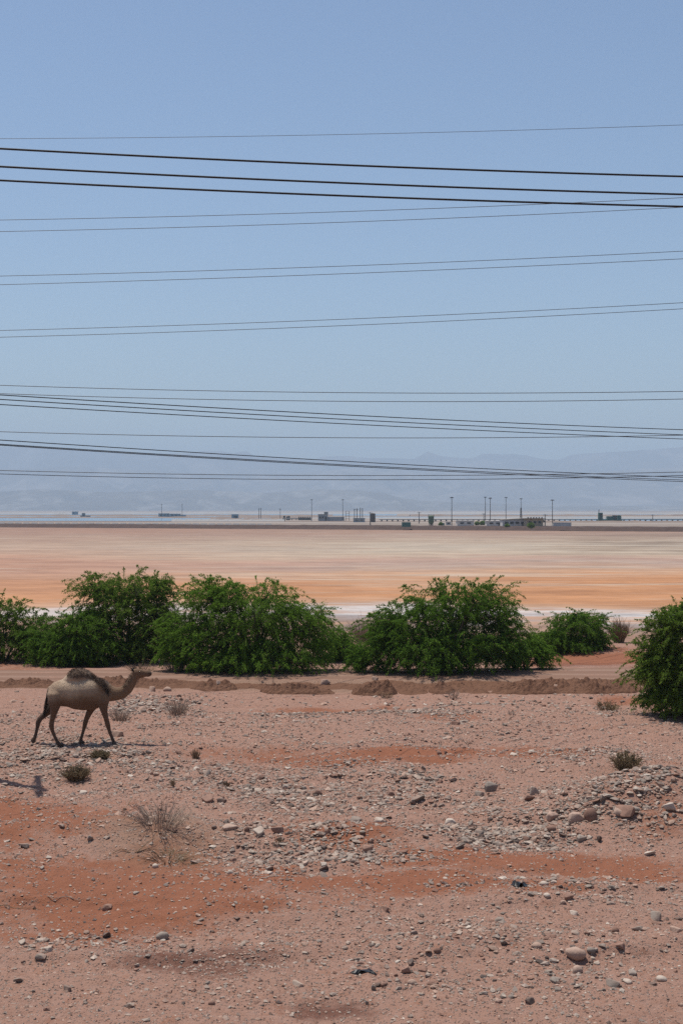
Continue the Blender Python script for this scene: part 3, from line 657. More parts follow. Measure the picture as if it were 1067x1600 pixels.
# ------------------------------------------------------------------ stones
def rock_mesh(name, seed, kind):
    rs = np.random.default_rng(seed); bm = bmesh.new()
    if kind == 'round':
        bmesh.ops.create_icosphere(bm, subdivisions=2, radius=1)
        for v in bm.verts:
            p = np.array(v.co); k = 1 + .34 * float(fbm(p[0] * 1.5 + seed, p[1] * 1.5 + p[2] * 1.2, seed, 3)); v.co = Vector(p * k)
    else:
        for _ in range(17):
            g = rs.normal(size=3); g /= np.linalg.norm(g); g = np.sign(g) * np.abs(g) ** .75; bm.verts.new(g * rs.uniform(.65, 1.05))
        r = bmesh.ops.convex_hull(bm, input=bm.verts)
        bmesh.ops.delete(bm, geom=[v for v in bm.verts if not v.link_faces], context='VERTS')
        bmesh.ops.bevel(bm, geom=list(bm.edges), offset=.07, segments=1, affect='EDGES')
        bmesh.ops.triangulate(bm, faces=bm.faces)
    co = np.array([v.co for v in bm.verts]); lo, hi = co.min(0), co.max(0)
    for v in bm.verts: v.co = Vector(((np.array(v.co) - lo) / (hi - lo) - .5) * 1.0)
    me = bpy.data.meshes.new(name); bm.to_mesh(me); bm.free()
    me.polygons.foreach_set('use_smooth', [kind == 'round'] * len(me.polygons)); return me
ROCKS = {}
for col in M_STONE:
    for kd, cnt in (('ang', 5), ('round', 3)):
        L = []
        for k in range(cnt):
            me = rock_mesh('stone', 300 + k + (50 if kd == 'round' else 0), kd); me.materials.append(M_STONE[col]); L.append(me)
        ROCKS[(col, kd)] = L
srs = random.Random(11)
def stone(u, v, w_, h_, col, kd, label, group='loose stones on the plain', rz=None, dep=None):
    d = gsolve(u, v + h_ * .35); x = gx(u, d); W = w_ / F * d; H = h_ / F * d * 1.25
    me = srs.choice(ROCKS[(col, kd)]); o = bpy.data.objects.new('stone', me); C.objects.link(o)
    o.scale = (W, (dep or srs.uniform(.65, .95)) * W, H); o.rotation_euler = (srs.uniform(-.12, .12), srs.uniform(-.15, .15), srs.uniform(-.35, .35) + (math.pi if srs.random() < .5 else 0))
    o.location = (x, d, float(hgt(x, d)) + H * .22)
    return tag(o, label, 'stone', group)
NAMED = [
 (922, 1273, 21, 21, 'brown', 'round', 'upright reddish brown boulder at the foot of the gravel mound'), (898, 1278, 28, 16, 'tan', 'ang', 'broad tan boulder left of the upright reddish boulder'), (865, 1276, 23, 13, 'tan', 'ang', 'low tan boulder, left end of the boulder row'),
 (977, 1268, 30, 15, 'brown', 'ang', 'dark reddish slab leaning on the gravel mound'), (966, 1277, 17, 13, 'tan', 'ang', 'blocky tan stone below the leaning reddish slab'), (1043, 1261, 21, 12, 'pale', 'ang', 'long pale stone on right side of gravel mound'),
 (1040, 1279, 10, 11, 'pale', 'ang', 'small pale cube-like stone below the long pale stone'), (767, 1231, 21, 17, 'grey', 'ang', 'grey boulder standing alone right of the gravel band'), (749, 1240, 18, 9, 'grey', 'ang', 'flat grey stone left of the lone grey boulder'),
 (833, 1237, 16, 15, 'grey', 'ang', 'upright dark grey stone above the gravel left of the mound'), (822, 1247, 28, 12, 'brown', 'ang', 'low brown stone under the upright dark grey stone'), (861, 1295, 15, 9, 'brown', 'round', 'small brown stone under the boulder row'),
 (737, 1288, 13, 12, 'grey', 'ang', 'grey pointed stone in the gravel left of boulder row'), (702, 1284, 19, 9, 'pale', 'ang', 'pale stone in middle gravel, left of grey pointed one'), (556, 1281, 18, 10, 'grey', 'ang', 'grey pyramid stone above the red mound, left of two'),
 (592, 1282, 15, 9, 'pale', 'ang', 'pale pyramid stone above the red mound, right of two'), (575, 1327, 17, 12, 'brown', 'ang', 'brown stone on the red mound'), (934, 1311, 14, 11, 'dark', 'ang', 'dark stone in the gravel below the boulder row'),
 (1015, 1333, 19, 7, 'pale', 'ang', 'flat pale stone on red soil near the right edge'), (653, 1248, 25, 10, 'grey', 'ang', 'broad grey stone at right end of the gravel band'), (1024, 1431, 18, 15, 'grey', 'ang', 'blocky grey stone standing near the right edge'),
 (961, 1456, 12, 9, 'brown', 'round', 'small reddish stone left of the flat grey stones'), (995, 1451, 19, 7, 'grey', 'ang', 'flat grey stone below the blocky grey one'), (838, 1477, 17, 9, 'tan', 'round', 'smooth tan pebble-shaped cobble in the lower right'),
 (899, 1490, 33, 17, 'tan', 'round', 'largest smooth pinkish cobble half buried at lower right'), (902, 1515, 16, 13, 'tan', 'round', 'tan egg-shaped cobble below the largest pinkish cobble'), (1033, 1529, 17, 9, 'pale', 'round', 'whitish rounded stone near the lower right edge'),
 (980, 1533, 15, 6, 'pale', 'round', 'white flat pebble left of the whitish rounded stone'), (957, 1536, 24, 9, 'grey', 'ang', 'flat grey slab beside the white flat pebble'), (869, 1532, 19, 7, 'grey', 'ang', 'flat grey slab below the egg-shaped cobble'),
 (633, 1516, 15, 10, 'brown', 'ang', 'brown stone near the bottom centre, lower of a pair'), (644, 1504, 15, 10, 'dark', 'ang', 'dark brown stone near the bottom centre, upper of a pair'), (644, 1535, 15, 9, 'tan', 'round', 'tan rounded stone below the brown pair at bottom centre'),
 (600, 1539, 12, 7, 'brown', 'ang', 'small brown stone left of the tan rounded bottom stone'), (582, 1543, 12, 9, 'grey', 'ang', 'small grey stone at the bottom, left of small brown one'), (572, 1567, 9, 7, 'grey', 'ang', 'small blue grey stone on dark red soil at the bottom'),
 (683, 1485, 12, 7, 'brown', 'round', 'small brown stone above the brown pair'), (603, 1420, 11, 8, 'brown', 'ang', 'small reddish stone under the red sand, right of centre'), (780, 1437, 16, 6, 'grey', 'ang', 'flat grey stone on pale gravel below the plastic scrap'),
 (1056, 1453, 20, 9, 'tan', 'ang', 'pinkish flat stone touching the right edge'), (254, 1463, 21, 13, 'grey', 'round', 'rounded blue grey cobble alone at lower left'), (298, 1487, 14, 10, 'dark', 'ang', 'dark angular stone right of the blue grey cobble'),
 (139, 1310, 15, 10, 'grey', 'ang', 'grey stone on red sand left of the bare shrub'), (38, 1321, 17, 7, 'grey', 'ang', 'flat grey stone on red sand near the left edge'), (68, 1356, 11, 6, 'grey', 'ang', 'small grey stone on red sand below the flat grey one'),
 (38, 1472, 18, 7, 'pale', 'ang', 'pale flat stone at the lower left edge'), (65, 1495, 18, 8, 'grey', 'ang', 'dark grey flat stone at lower left below the pale flat one'), (119, 1483, 15, 7, 'grey', 'ang', 'grey flat stone at lower left, right of two others'),
 (167, 1461, 13, 10, 'dark', 'ang', 'dark stone at lower left, left of the blue grey cobble'), (106, 1544, 14, 9, 'grey', 'ang', 'lone grey stone in the bottom left corner area'), (330, 1249, 33, 11, 'brown', 'ang', 'long brown slab at the left end of the gravel band'),
 (347, 1251, 15, 8, 'dark', 'ang', 'dark stone touching the long brown slab'), (409, 1299, 29, 12, 'pale', 'ang', 'jagged white rock left of the red mound'), (433, 1297, 21, 12, 'brown', 'ang', 'brown rock joined to the jagged white rock'),
 (359, 1294, 23, 9, 'tan', 'ang', 'low tan stone left of the jagged white rock'), (356, 1287, 15, 9, 'dark', 'ang', 'dark stone on top of the low tan stone'), (386, 1297, 9, 10, 'brown', 'round', 'small brown stone against the jagged white rock'),
 (466, 1537, 19, 8, 'pale', 'ang', 'pale tilted slab near the bottom, left of centre'), (506, 1357, 15, 8, 'dark', 'ang', 'black stone in the gravel below the red mound'), (243, 1353, 10, 7, 'pale', 'round', 'small white round pebble, left of two'),
 (360, 1363, 10, 8, 'pale', 'round', 'small white round pebble, right of two'), (131, 1238, 13, 7, 'pale', 'ang', 'pale stone right of the dark shadow at the left edge'), (331, 1567, 11, 7, 'brown', 'round', 'small brown stone at the bottom left of centre'),
 (185, 1146, 20, 10, 'tan', 'ang', 'flat tan stone just behind the front hoof of the camel'), (238, 1077, 14, 10, 'tan', 'ang', 'tan stone beside the track under the camel head, left'), (262, 1077, 13, 8, 'tan', 'round', 'tan stone beside the track under the camel head, right'),
 (345, 1071, 19, 14, 'dark', 'ang', 'dark boulder in the dirt heap right of the camel head'), (687, 1072, 18, 15, 'dark', 'ang', 'dark boulder in the small dirt heap'), (586, 1060, 9, 6, 'tan', 'ang', 'small tan stone on top of the tall dirt heap'),
 (508, 1066, 16, 9, 'tan', 'ang', 'tan stone on the right end of the long left heap'), (800, 1073, 13, 8, 'tan', 'ang', 'tan stone on the heap right of centre'), (870, 1073, 20, 8, 'tan', 'ang', 'pale tan stone where two long heaps meet'), (970, 1074, 10, 9, 'dark', 'round', 'dark stone on the heap near the right edge tree'),
 (695, 1177, 9, 7, 'dark', 'ang', 'dark stone on red soil right of centre, right of two'), (686, 1176, 9, 7, 'brown', 'ang', 'brown stone on red soil right of centre, left of two'), (712, 1131, 14, 7, 'brown', 'ang', 'brown lump of rock on the far pinkish ground'),
 (1050, 1217, 22, 13, 'dark', 'ang', 'dark angular stone near the crest of the gravel mound'), (1035, 1213, 15, 10, 'grey', 'ang', 'grey stone near the crest of the gravel mound'), (1012, 1208, 20, 10, 'pale', 'ang', 'pale stone on crest of the mound right of its shrub'),
 (938, 1249, 15, 14, 'grey', 'ang', 'grey stone on left slope of the gravel mound'), (984, 1222, 14, 9, 'grey', 'ang', 'grey stone on mound just below its shrub'), (1000, 1225, 13, 8, 'pale', 'round', 'pale pebble below the grey stone on the mound'),
]
for a in NAMED: stone(*a)
# further single stones, commonest in the gravel patches
ZONES = [(560, 1238, 170, 20, 34, 'in the dense gravel band across the middle'), (470, 1335, 130, 26, 30, 'in the gravel hollow left of the red mound'), (990, 1245, 90, 42, 40, 'on the slopes of the gravel mound at right'),
         (800, 1310, 170, 16, 24, 'in the gravel below the boulder row'), (760, 1510, 260, 60, 26, 'on the pale gravel at lower right'), (140, 1500, 150, 60, 10, 'on the pale gravel at lower left'),
         (930, 1400, 130, 30, 14, 'on the stony ground at middle right'), (110, 1200, 130, 26, 14, 'on the stony ground around the low tufts'), (330, 1215, 150, 22, 14, 'on the stony ground above the bare shrub'), (300, 1400, 260, 30, 8, 'on the red sand at left')]
for (u, v, ru, rv, cnt, where) in ZONES:
    for k in range(cnt):
        a = srs.random() * 6.283; r = math.sqrt(srs.random()); uu, vv = u + ru * r * math.cos(a), v + rv * r * math.sin(a)
        if not (4 < uu < 1063 and vv < 1596): continue
        wpx = min(18, 6.5 + srs.expovariate(1 / 2.8)); col = srs.choices(['grey', 'pale', 'tan', 'brown', 'dark'], [.42, .2, .16, .15, .07])[0]; kd = srs.choices(['ang', 'round'], [.9, .1])[0]
        sz = 'small' if wpx < 11 else 'fist-sized'
        stone(uu, vv, wpx, wpx * srs.uniform(.35, .62), col, kd, f'{sz} {col} {"angular" if kd == "ang" else "rounded"} stone {where}', f'loose stones {where}')

def pebbles():
    rs = np.random.default_rng(77)
    t0 = (1 + 5 ** .5) / 2
    iv = np.array([(-1, t0, 0), (1, t0, 0), (-1, -t0, 0), (1, -t0, 0), (0, -1, t0), (0, 1, t0), (0, -1, -t0), (0, 1, -t0), (t0, 0, -1), (t0, 0, 1), (-t0, 0, -1), (-t0, 0, 1)]); iv /= np.linalg.norm(iv[0])
    fc = np.array([(0, 11, 5), (0, 5, 1), (0, 1, 7), (0, 7, 10), (0, 10, 11), (1, 5, 9), (5, 11, 4), (11, 10, 2), (10, 7, 6), (7, 1, 8), (3, 9, 4), (3, 4, 2), (3, 2, 6), (3, 6, 8), (3, 8, 9), (4, 9, 5), (2, 4, 11), (6, 2, 10), (8, 6, 7), (9, 8, 1)])
    n = 330000
    y = 14.5 + (49.0 - 14.5) * rs.random(n) ** .85; u = rs.uniform(-140, 1207, n); x = (u - U0) / F * y
    g = patch(GRAVELP, x, y); rd = patch(REDP, x, y)
    p = 0.050 + 0.62 * g ** 1.5 - .040 * rd * (1 - g); cl = vnoise(x * 1.6, y * 1.6, 91.) * vnoise(x * .5, y * .5, 95.) * 3.2
    keep = rs.random(n) < p * cl * .62
    x, y, g = x[keep], y[keep], g[keep]; n = len(x)
    s = (.018 + .017 * rs.exponential(1.0, n)) * (.78 + .38 * g); s = np.minimum(s, .09) * np.sqrt(y / 28.)
    V = iv[None] * rs.uniform(.60, 1.25, (n, 12, 1)) * np.stack([s * rs.uniform(.8, 1.35, n), s * rs.uniform(.7, 1.1, n), s * rs.uniform(.26, .60, n)], -1)[:, None]
    a = rs.uniform(0, 6.283, n); ca, sa = np.cos(a)[:, None], np.sin(a)[:, None]
    tl = rs.normal(0, .22, n)[:, None]
    V2 = np.stack([V[..., 0] * ca - V[..., 1] * sa, V[..., 0] * sa + V[..., 1] * ca, V[..., 2] + V[..., 0] * tl], -1)
    V2[..., 0] += x[:, None]; V2[..., 1] += y[:, None]; V2[..., 2] += (hgt(x, y) + s * .18)[:, None]
    pal = np.array([(.31, .245, .20), (.25, .20, .165), (.38, .305, .245), (.36, .24, .18), (.24, .135, .098), (.10, .076, .064), (.48, .40, .33)])
    ci = rs.choice(7, n, p=[.26, .2, .15, .17, .10, .06, .06]); col = pal[ci] * rs.uniform(.66, 1.08, (n, 1))
    F2 = (fc[None] + (np.arange(n) * 12)[:, None, None]).reshape(-1, 3)
    o = npobj('pebbles', V2.reshape(-1, 3), F2, M_PEBBLE, cols=np.repeat(col, 12, 0))
    tag(o, 'countless small grey and pinkish pebbles strewn over the plain', 'pebbles', kind='stuff')
pebbles()
def grit():
    rs = np.random.default_rng(78); n = 400000
    y = 14.5 + (44.0 - 14.5) * rs.random(n) ** .8; u = rs.uniform(-120, 1187, n); x = (u - U0) / F * y
    g = patch(GRAVELP, x, y); rd = patch(REDP, x, y)
    keep = rs.random(n) < (.22 + .4 * g - .10 * rd) * (.35 + 1.3 * vnoise(x * 2.2, y * 2.2, 97.) * vnoise(x * .7, y * .7, 98.) * 1.6) * .66
    x, y = x[keep], y[keep]; n = len(x); s = (.010 + .007 * rs.exponential(1.0, n)) * np.sqrt(y / 22.)
    ov = np.array([(1, 0, 0), (-1, 0, 0), (0, 1, 0), (0, -1, 0), (0, 0, 1), (0, 0, -1)], float)
    fc = np.array([(0, 2, 4), (2, 1, 4), (1, 3, 4), (3, 0, 4), (2, 0, 5), (1, 2, 5), (3, 1, 5), (0, 3, 5)])
    V = ov[None] * rs.uniform(.7, 1.25, (n, 6, 1)) * np.stack([s * rs.uniform(.8, 1.5, n), s * rs.uniform(.7, 1.2, n), s * rs.uniform(.45, .9, n)], -1)[:, None]
    V[:, 4:, :2] += rs.normal(0, .35, (n, 2, 2)) * s[:, None, None]
    a = rs.uniform(0, 6.283, n); ca, sa = np.cos(a)[:, None], np.sin(a)[:, None]
    V = np.stack([V[..., 0] * ca - V[..., 1] * sa + x[:, None], V[..., 0] * sa + V[..., 1] * ca + y[:, None], V[..., 2] + (hgt(x, y) + s * .2)[:, None]], -1)
    pal = np.array([(.31, .245, .20), (.25, .20, .165), (.38, .27, .21), (.34, .22, .165), (.23, .128, .092), (.12, .088, .072), (.46, .38, .31)])
    col = pal[rs.choice(7, n, p=[.22, .16, .18, .2, .12, .07, .05])] * rs.uniform(.85, 1.15, (n, 1))
    o = npobj('grit', V.reshape(-1, 3), (fc[None] + (np.arange(n) * 6)[:, None, None]).reshape(-1, 3), M_PEBBLE, cols=np.repeat(col, 6, 0))
    tag(o, 'fine grit of tiny stone chips covering the plain', 'grit', kind='stuff')
grit()

# scraps of black plastic
M_PLASTIC = plain_mat('black_plastic', (0.012, 0.012, 0.013), .35, var=.3, scale=8)
def scrap(u, v, w_, h_, label, seed):
    d = gsolve(u, v); x = gx(u, d); W = w_ / F * d; H = h_ / F * d; rs = np.random.default_rng(seed); n = 12
    V = []; Fs = []
    for i in range(n):
        for j in range(5):
            t = i / (n - 1); wv = ((1 - abs(2 * t - 1) ** 2.5) * .16 + .03) * (1.0 if h_ > 10 else .35)
            xx = (t - .5) * W; yy = (j - 2) / 2 * wv + .05 * math.sin(t * 7 + seed); zz = float(hgt(x + xx, d + yy)) + .012 + H * max(0, math.sin(t * 9 + j * .8 + seed)) * (.3 + .5 * rs.random()) * (1 - abs(2 * t - 1) ** 3)
            V.append((x + xx, d + yy, zz))
    Fs = [(i * 5 + j, (i + 1) * 5 + j, (i + 1) * 5 + j + 1, i * 5 + j + 1) for i in range(n - 1) for j in range(4)]
    o = npobj('plastic_scrap', V, Fs, M_PLASTIC); md = o.modifiers.new('thick', 'SOLIDIFY'); md.thickness = .006
    tag(o, label, 'plastic scrap', 'scraps of black plastic on the ground')
scrap(811, 1387, 27, 14, 'torn black plastic scrap on red sand right of centre', 3)
scrap(568, 1520, 42, 7, 'thin strip of black plastic at the bottom centre', 4)

# ------------------------------------------------------------------ the camel
def camel():
    S = 1 / 249.0
    def P(X, Yp, y=0.0): return Vector(((X - 400) * S, y, (617 - Yp) * S))
    parts = []
    def loft(st, n=20, sq=2.0):
        """st: (centre Vector, half height vector direction implied) list of (c, tangent-free half height, half width)"""
        V = []; Fs = []
        for i, (c, hh, hw) in enumerate(st):
            a = st[max(i - 1, 0)][0]; b_ = st[min(i + 1, len(st) - 1)][0]; t = (b_ - a); t = t.normalized() if t.length > 1e-6 else Vector((1, 0, 0))
            lat = Vector((0, 1, 0)); lat = (lat - t * lat.dot(t)).normalized(); nrm = lat.cross(t) * -1
            if nrm.length < 1e-6: nrm = Vector((0, 0, 1))
            for k in range(n):
                an = 2 * math.pi * k / n; ca, sa = math.cos(an), math.sin(an)
                V.append(c + lat * (hw * math.copysign(abs(ca) ** (2 / sq), ca)) + nrm * (hh * math.copysign(abs(sa) ** (2 / sq), sa)))
        for i in range(len(st) - 1):
            for k in range(n): Fs.append((i * n + k, i * n + (k + 1) % n, (i + 1) * n + (k + 1) % n, (i + 1) * n + k))
        Fs.append(tuple(range(n))[::-1]); e = (len(st) - 1) * n; Fs.append(tuple(e + k for k in range(n)))
        parts.append((V, Fs))
    # torso: X, top, bottom, half width
    tor = [(203, 255, 300, .05), (212, 232, 325, .13), (235, 208, 345, .20), (275, 193, 362, .25), (325, 180, 366, .28), (375, 171, 382, .33), (430, 165, 390, .35), (480, 163, 385, .33), (530, 176, 362, .28), (572, 196, 344, .22), (602, 224, 330, .15), (618, 245, 318, .08)]
    loft([(P(x, (a + b) / 2), (b - a) / 2 * S, hw) for x, a, b, hw in tor], 24, 2.15)
    # hump
    loft([(P(300, 200), .06, .08), (P(335, 188), .135, .20), (P(372, 174), .21, .25), (P(410, 168), .225, .26), (P(447, 172), .185, .24), (P(482, 182), .11, .17), (P(510, 194), .05, .08)], 18)
    # neck and head
    loft([(P(585, 275), .23, .15), (P(615, 281), .205, .14), (P(650, 282), .175, .12), (P(688, 271), .158, .108), (P(718, 246), .145, .10), (P(740, 212), .130, .092), (P(755, 180), .120, .086), (P(768, 155), .115, .082)], 18)
    loft([(P(746, 150), .06, .05), (P(756, 147), .105, .085), (P(775, 148), .132, .102), (P(798, 150), .128, .094), (P(820, 150), .098, .076), (P(842, 150), .086, .070), (P(858, 152), .086, .070), (P(868, 157), .055, .05), (P(873, 160), .02, .02)], 16, 2.2)
    # legs
    def leg(pts, y0, y1):
        a0 = pts[0]; pts = [(a0[0], a0[1] - a0[2] * 1.1, a0[2] * .12, .5), (a0[0], a0[1] - a0[2] * .85, a0[2] * .5, .55), (a0[0], a0[1] - a0[2] * .5, a0[2] * .82, .6)] + pts
        loft([(P(x, yy, (y0 * .2, y0 * .35, y0 * .55)[i] if i < 3 else (y0 * .78 if i == 3 else y0 + (y1 - y0) * min(1, (i - 3) / 2))), r * S, r * S * q) for i, (x, yy, r, q) in enumerate(pts)], 14)
    def foot(x, yy, y, L=30):
        c = P(x, yy, y); loft([(P(x - L * .55, yy - 2, y), .025, .04), (P(x - L * .4, yy - 3, y), .045, .07), (P(x, yy - 2, y), .05, .085), (P(x + L * .45, yy + 1, y), .038, .08), (P(x + L * .75, yy + 3, y), .018, .05)], 12)
    leg([(256, 285, 58, .7), (254, 330, 46, .75), (250, 370, 32, .9), (243, 410, 21, 1), (233, 450, 17, 1), (229, 485, 18, .95), (237, 520, 13, 1), (254, 560, 11, 1), (271, 594, 13, 1.1), (280, 606, 15, 1.2)], -.17, -.16); foot(292, 608, -.16, 32)   # near hind
    leg([(246, 290, 55, .7), (232, 345, 42, .75), (208, 388, 28, .9), (172, 422, 20, 1), (140, 448, 18, 1), (128, 470, 18, .95), (122, 505, 13, 1), (113, 545, 11, 1), (104, 575, 13, 1.1), (97, 588, 15, 1.1)], .17, .15)   # far hind, pushing off
    loft([(P(88, 578, .15), .05, .06), (P(93, 590, .15), .06, .08), (P(98, 605, .15), .045, .08), (P(102, 620, .15), .02, .05)], 12)
    leg([(560, 290, 55, .6), (562, 330, 44, .7), (566, 365, 29, .9), (573, 400, 21, 1), (584, 440, 16.5, 1), (594, 478, 17, 1), (604, 515, 12, 1), (618, 555, 10.5, 1), (632, 590, 12.5, 1.1), (637, 603, 14, 1.2)], -.17, -.15); foot(648, 606, -.15, 30)      # near fore
    leg([(525, 300, 50, .6), (496, 350, 36, .7), (472, 385, 26, .9), (456, 420, 20, 1), (441, 455, 17, 1), (434, 480, 17, 1), (426, 515, 12, 1), (415, 555, 10.5, 1), (404, 588, 12.5, 1.1), (403, 600, 14, 1.2)], .17, .15); foot(412, 604, .15, 28)           # far fore
    # brisket pad
    loft([(P(505, 352), .04, .06), (P(520, 360), .075, .10), (P(540, 352), .04, .06)], 12)
    # tail
    loft([(P(214, 236), .05, .045), (P(203, 255), .045, .04), (P(194, 290), .032, .03), (P(186, 335), .025, .024), (P(178, 375), .02, .02)], 10)
    V = []; Fs = []
    for pv_, pf in parts:
        b = len(V); V += [tuple(v) for v in pv_]; Fs += [tuple(b + i for i in q) for q in pf]
    me = bpy.data.meshes.new('camel_raw'); me.from_pydata(V, [], Fs)
    bm = bmesh.new(); bm.from_mesh(me); bmesh.ops.recalc_face_normals(bm, faces=bm.faces); bm.to_mesh(me); bm.free()
    tmp = bpy.data.objects.new('camel_raw', me); C.objects.link(tmp)
    r = tmp.modifiers.new('r', 'REMESH'); r.mode = 'VOXEL'; r.voxel_size = .016
    s = tmp.modifiers.new('s', 'SMOOTH'); s.factor = .5; s.iterations = 14
    dg = bpy.context.evaluated_depsgraph_get(); body = bpy.data.meshes.new_from_object(tmp.evaluated_get(dg)); bpy.data.objects.remove(tmp)
    body.name = 'body'; body.polygons.foreach_set('use_smooth', [True] * len(body.polygons))
    n = len(body.vertices); co = np.zeros(n * 3); body.vertices.foreach_get('co', co); co = co.reshape(-1, 3)
    px = co[:, 0] / S + 400; py = 617 - co[:, 2] / S
    nz = fbm(co[:, 0] * 5, co[:, 2] * 5 + co[:, 1] * 3, 3., 4)
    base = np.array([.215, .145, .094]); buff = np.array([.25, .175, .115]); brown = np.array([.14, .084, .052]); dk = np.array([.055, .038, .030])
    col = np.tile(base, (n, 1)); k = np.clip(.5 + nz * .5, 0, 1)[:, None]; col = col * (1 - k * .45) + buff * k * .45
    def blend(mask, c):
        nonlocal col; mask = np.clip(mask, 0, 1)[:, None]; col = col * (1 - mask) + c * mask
    blend(sst(330, 215, py + nz * 40) * sst(235, 300, px + nz * 30) * sst(560, 500, px + nz * 30) * .85, np.array([.56, .46, .345])); blend(sst(345, 250, py + nz * 30) * sst(285, 250, px) * .7, np.array([.46, .36, .265]))  # paler coat on upper flank and rump, with sunlight painted into it
    blend(sst(285, 355, py + nz * 25) * .85, brown); blend(sst(470, 590, py + nz * 20) * .7, dk * 1.6)           # belly brown is coat plus painted shade; legs darken downwards in the coat itself
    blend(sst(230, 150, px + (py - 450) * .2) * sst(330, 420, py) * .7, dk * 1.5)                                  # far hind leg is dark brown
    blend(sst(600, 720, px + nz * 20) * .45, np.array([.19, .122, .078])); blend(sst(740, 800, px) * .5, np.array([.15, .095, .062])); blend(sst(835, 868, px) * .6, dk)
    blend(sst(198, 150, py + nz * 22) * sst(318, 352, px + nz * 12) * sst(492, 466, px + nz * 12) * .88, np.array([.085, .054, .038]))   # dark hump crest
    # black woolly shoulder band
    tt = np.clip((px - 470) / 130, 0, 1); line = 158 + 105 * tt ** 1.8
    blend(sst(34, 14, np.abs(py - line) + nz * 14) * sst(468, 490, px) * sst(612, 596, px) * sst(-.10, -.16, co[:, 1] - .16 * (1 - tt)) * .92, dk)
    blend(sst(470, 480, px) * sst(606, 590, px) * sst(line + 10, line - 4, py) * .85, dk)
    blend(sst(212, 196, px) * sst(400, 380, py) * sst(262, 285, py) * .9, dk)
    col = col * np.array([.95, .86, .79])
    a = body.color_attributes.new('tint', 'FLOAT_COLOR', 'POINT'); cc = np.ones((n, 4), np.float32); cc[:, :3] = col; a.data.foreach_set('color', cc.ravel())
    m, t, b = newmat('camel_coat'); p = N(t, 'ShaderNodeTexCoord').outputs['Object']
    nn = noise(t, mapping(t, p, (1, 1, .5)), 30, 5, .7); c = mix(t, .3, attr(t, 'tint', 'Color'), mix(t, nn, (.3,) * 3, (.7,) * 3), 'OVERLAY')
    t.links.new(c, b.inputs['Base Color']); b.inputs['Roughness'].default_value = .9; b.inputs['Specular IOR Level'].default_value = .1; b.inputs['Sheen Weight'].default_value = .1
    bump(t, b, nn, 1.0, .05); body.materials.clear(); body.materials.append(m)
    d = gsolve(124, 1164); root = empty('camel', (gx(30 + 400 / 4.268, d), d, 0))
    root.location.z = float(hgt(root.location.x, d)) - .01
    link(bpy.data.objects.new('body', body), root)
    hairm = twig_material('camel_hair', (.030, .020, .015), (.115, .072, .050)); hairt = twig_material('tail_hair', (.022, .016, .013), (.07, .05, .038))
    rs = np.random.default_rng(5)
    def hair(name, roots, dirs, L, mat, r=.004, curl=.3):
        b_ = MB()
        for p0, dv in zip(roots, dirs):
            dv = Vector(dv) + Vector(rs.normal(size=3)) * curl; dv.normalize(); l = L * rs.uniform(.6, 1.2); p0 = Vector(p0)
            b_.tube([p0, p0 + dv * l * .5, p0 + dv * l + Vector((-.02, 0, -.03)) * l * 3], [r, r * .8, r * .3], 3, cap=False)
        return b_.build(name, mat, root)
    rr = []; dd = []
    vn = np.zeros(n * 3); body.vertices.foreach_get('normal', vn); vn = vn.reshape(-1, 3)
    ids = np.where((py < 172) & (px > 335) & (px < 480))[0]; ids = rs.choice(ids, 700)
    hair('hump_hair', co[ids], vn[ids] * .5 + np.array([-.5, 0, -.1]), .05, hairm, .0035)
    tt2 = np.clip((px - 470) / 130, 0, 1); line2 = 158 + 105 * tt2 ** 1.8
    ids = np.where((np.abs(py - line2) < 24) & (px > 478) & (px < 598) & (co[:, 1] < .05))[0]; ids = rs.choice(ids, 650)
    hair('shoulder_hair', co[ids], vn[ids] * .5 + np.array([.1, 0, -.35]), .06, hairm, .0045)
    ids = np.where((px > 690) & (px < 745) & (vn[:, 0] < -.2) & (py < 240))[0]; ids = rs.choice(ids, 160)
    hair('neck_mane', co[ids], vn[ids] * .6 + np.array([0, 0, -.4]), .06, hairm, .004)
    tr = [P(196 - 18 * k + rs.normal() * 3, 290 + 105 * k + rs.normal() * 4, rs.normal() * .02) for k in rs.random(260)]
    hair('tail_tuft', tr, [(-.12, 0, -1)] * 260, .16, hairt, .005, .16)
    for s_ in (-1, 1):
        MB().tube([P(757, 132, s_ * .07), P(752, 122, s_ * .10), P(746, 113, s_ * .115)], [.022, .026, .008], 6).build('ear', m, root, True)
        MB().lathe([(.004, -.017), (.012, -.012), (.017, 0), (.012, .012), (.004, .017)], P(797, 136, s_ * .082), 10).build('eye', plain_mat('camel_eye', (.012, .009, .008), .15), root, True)
    tag(root, 'tan one-humped camel with dark shoulder wool walking to the right', 'camel')
camel()

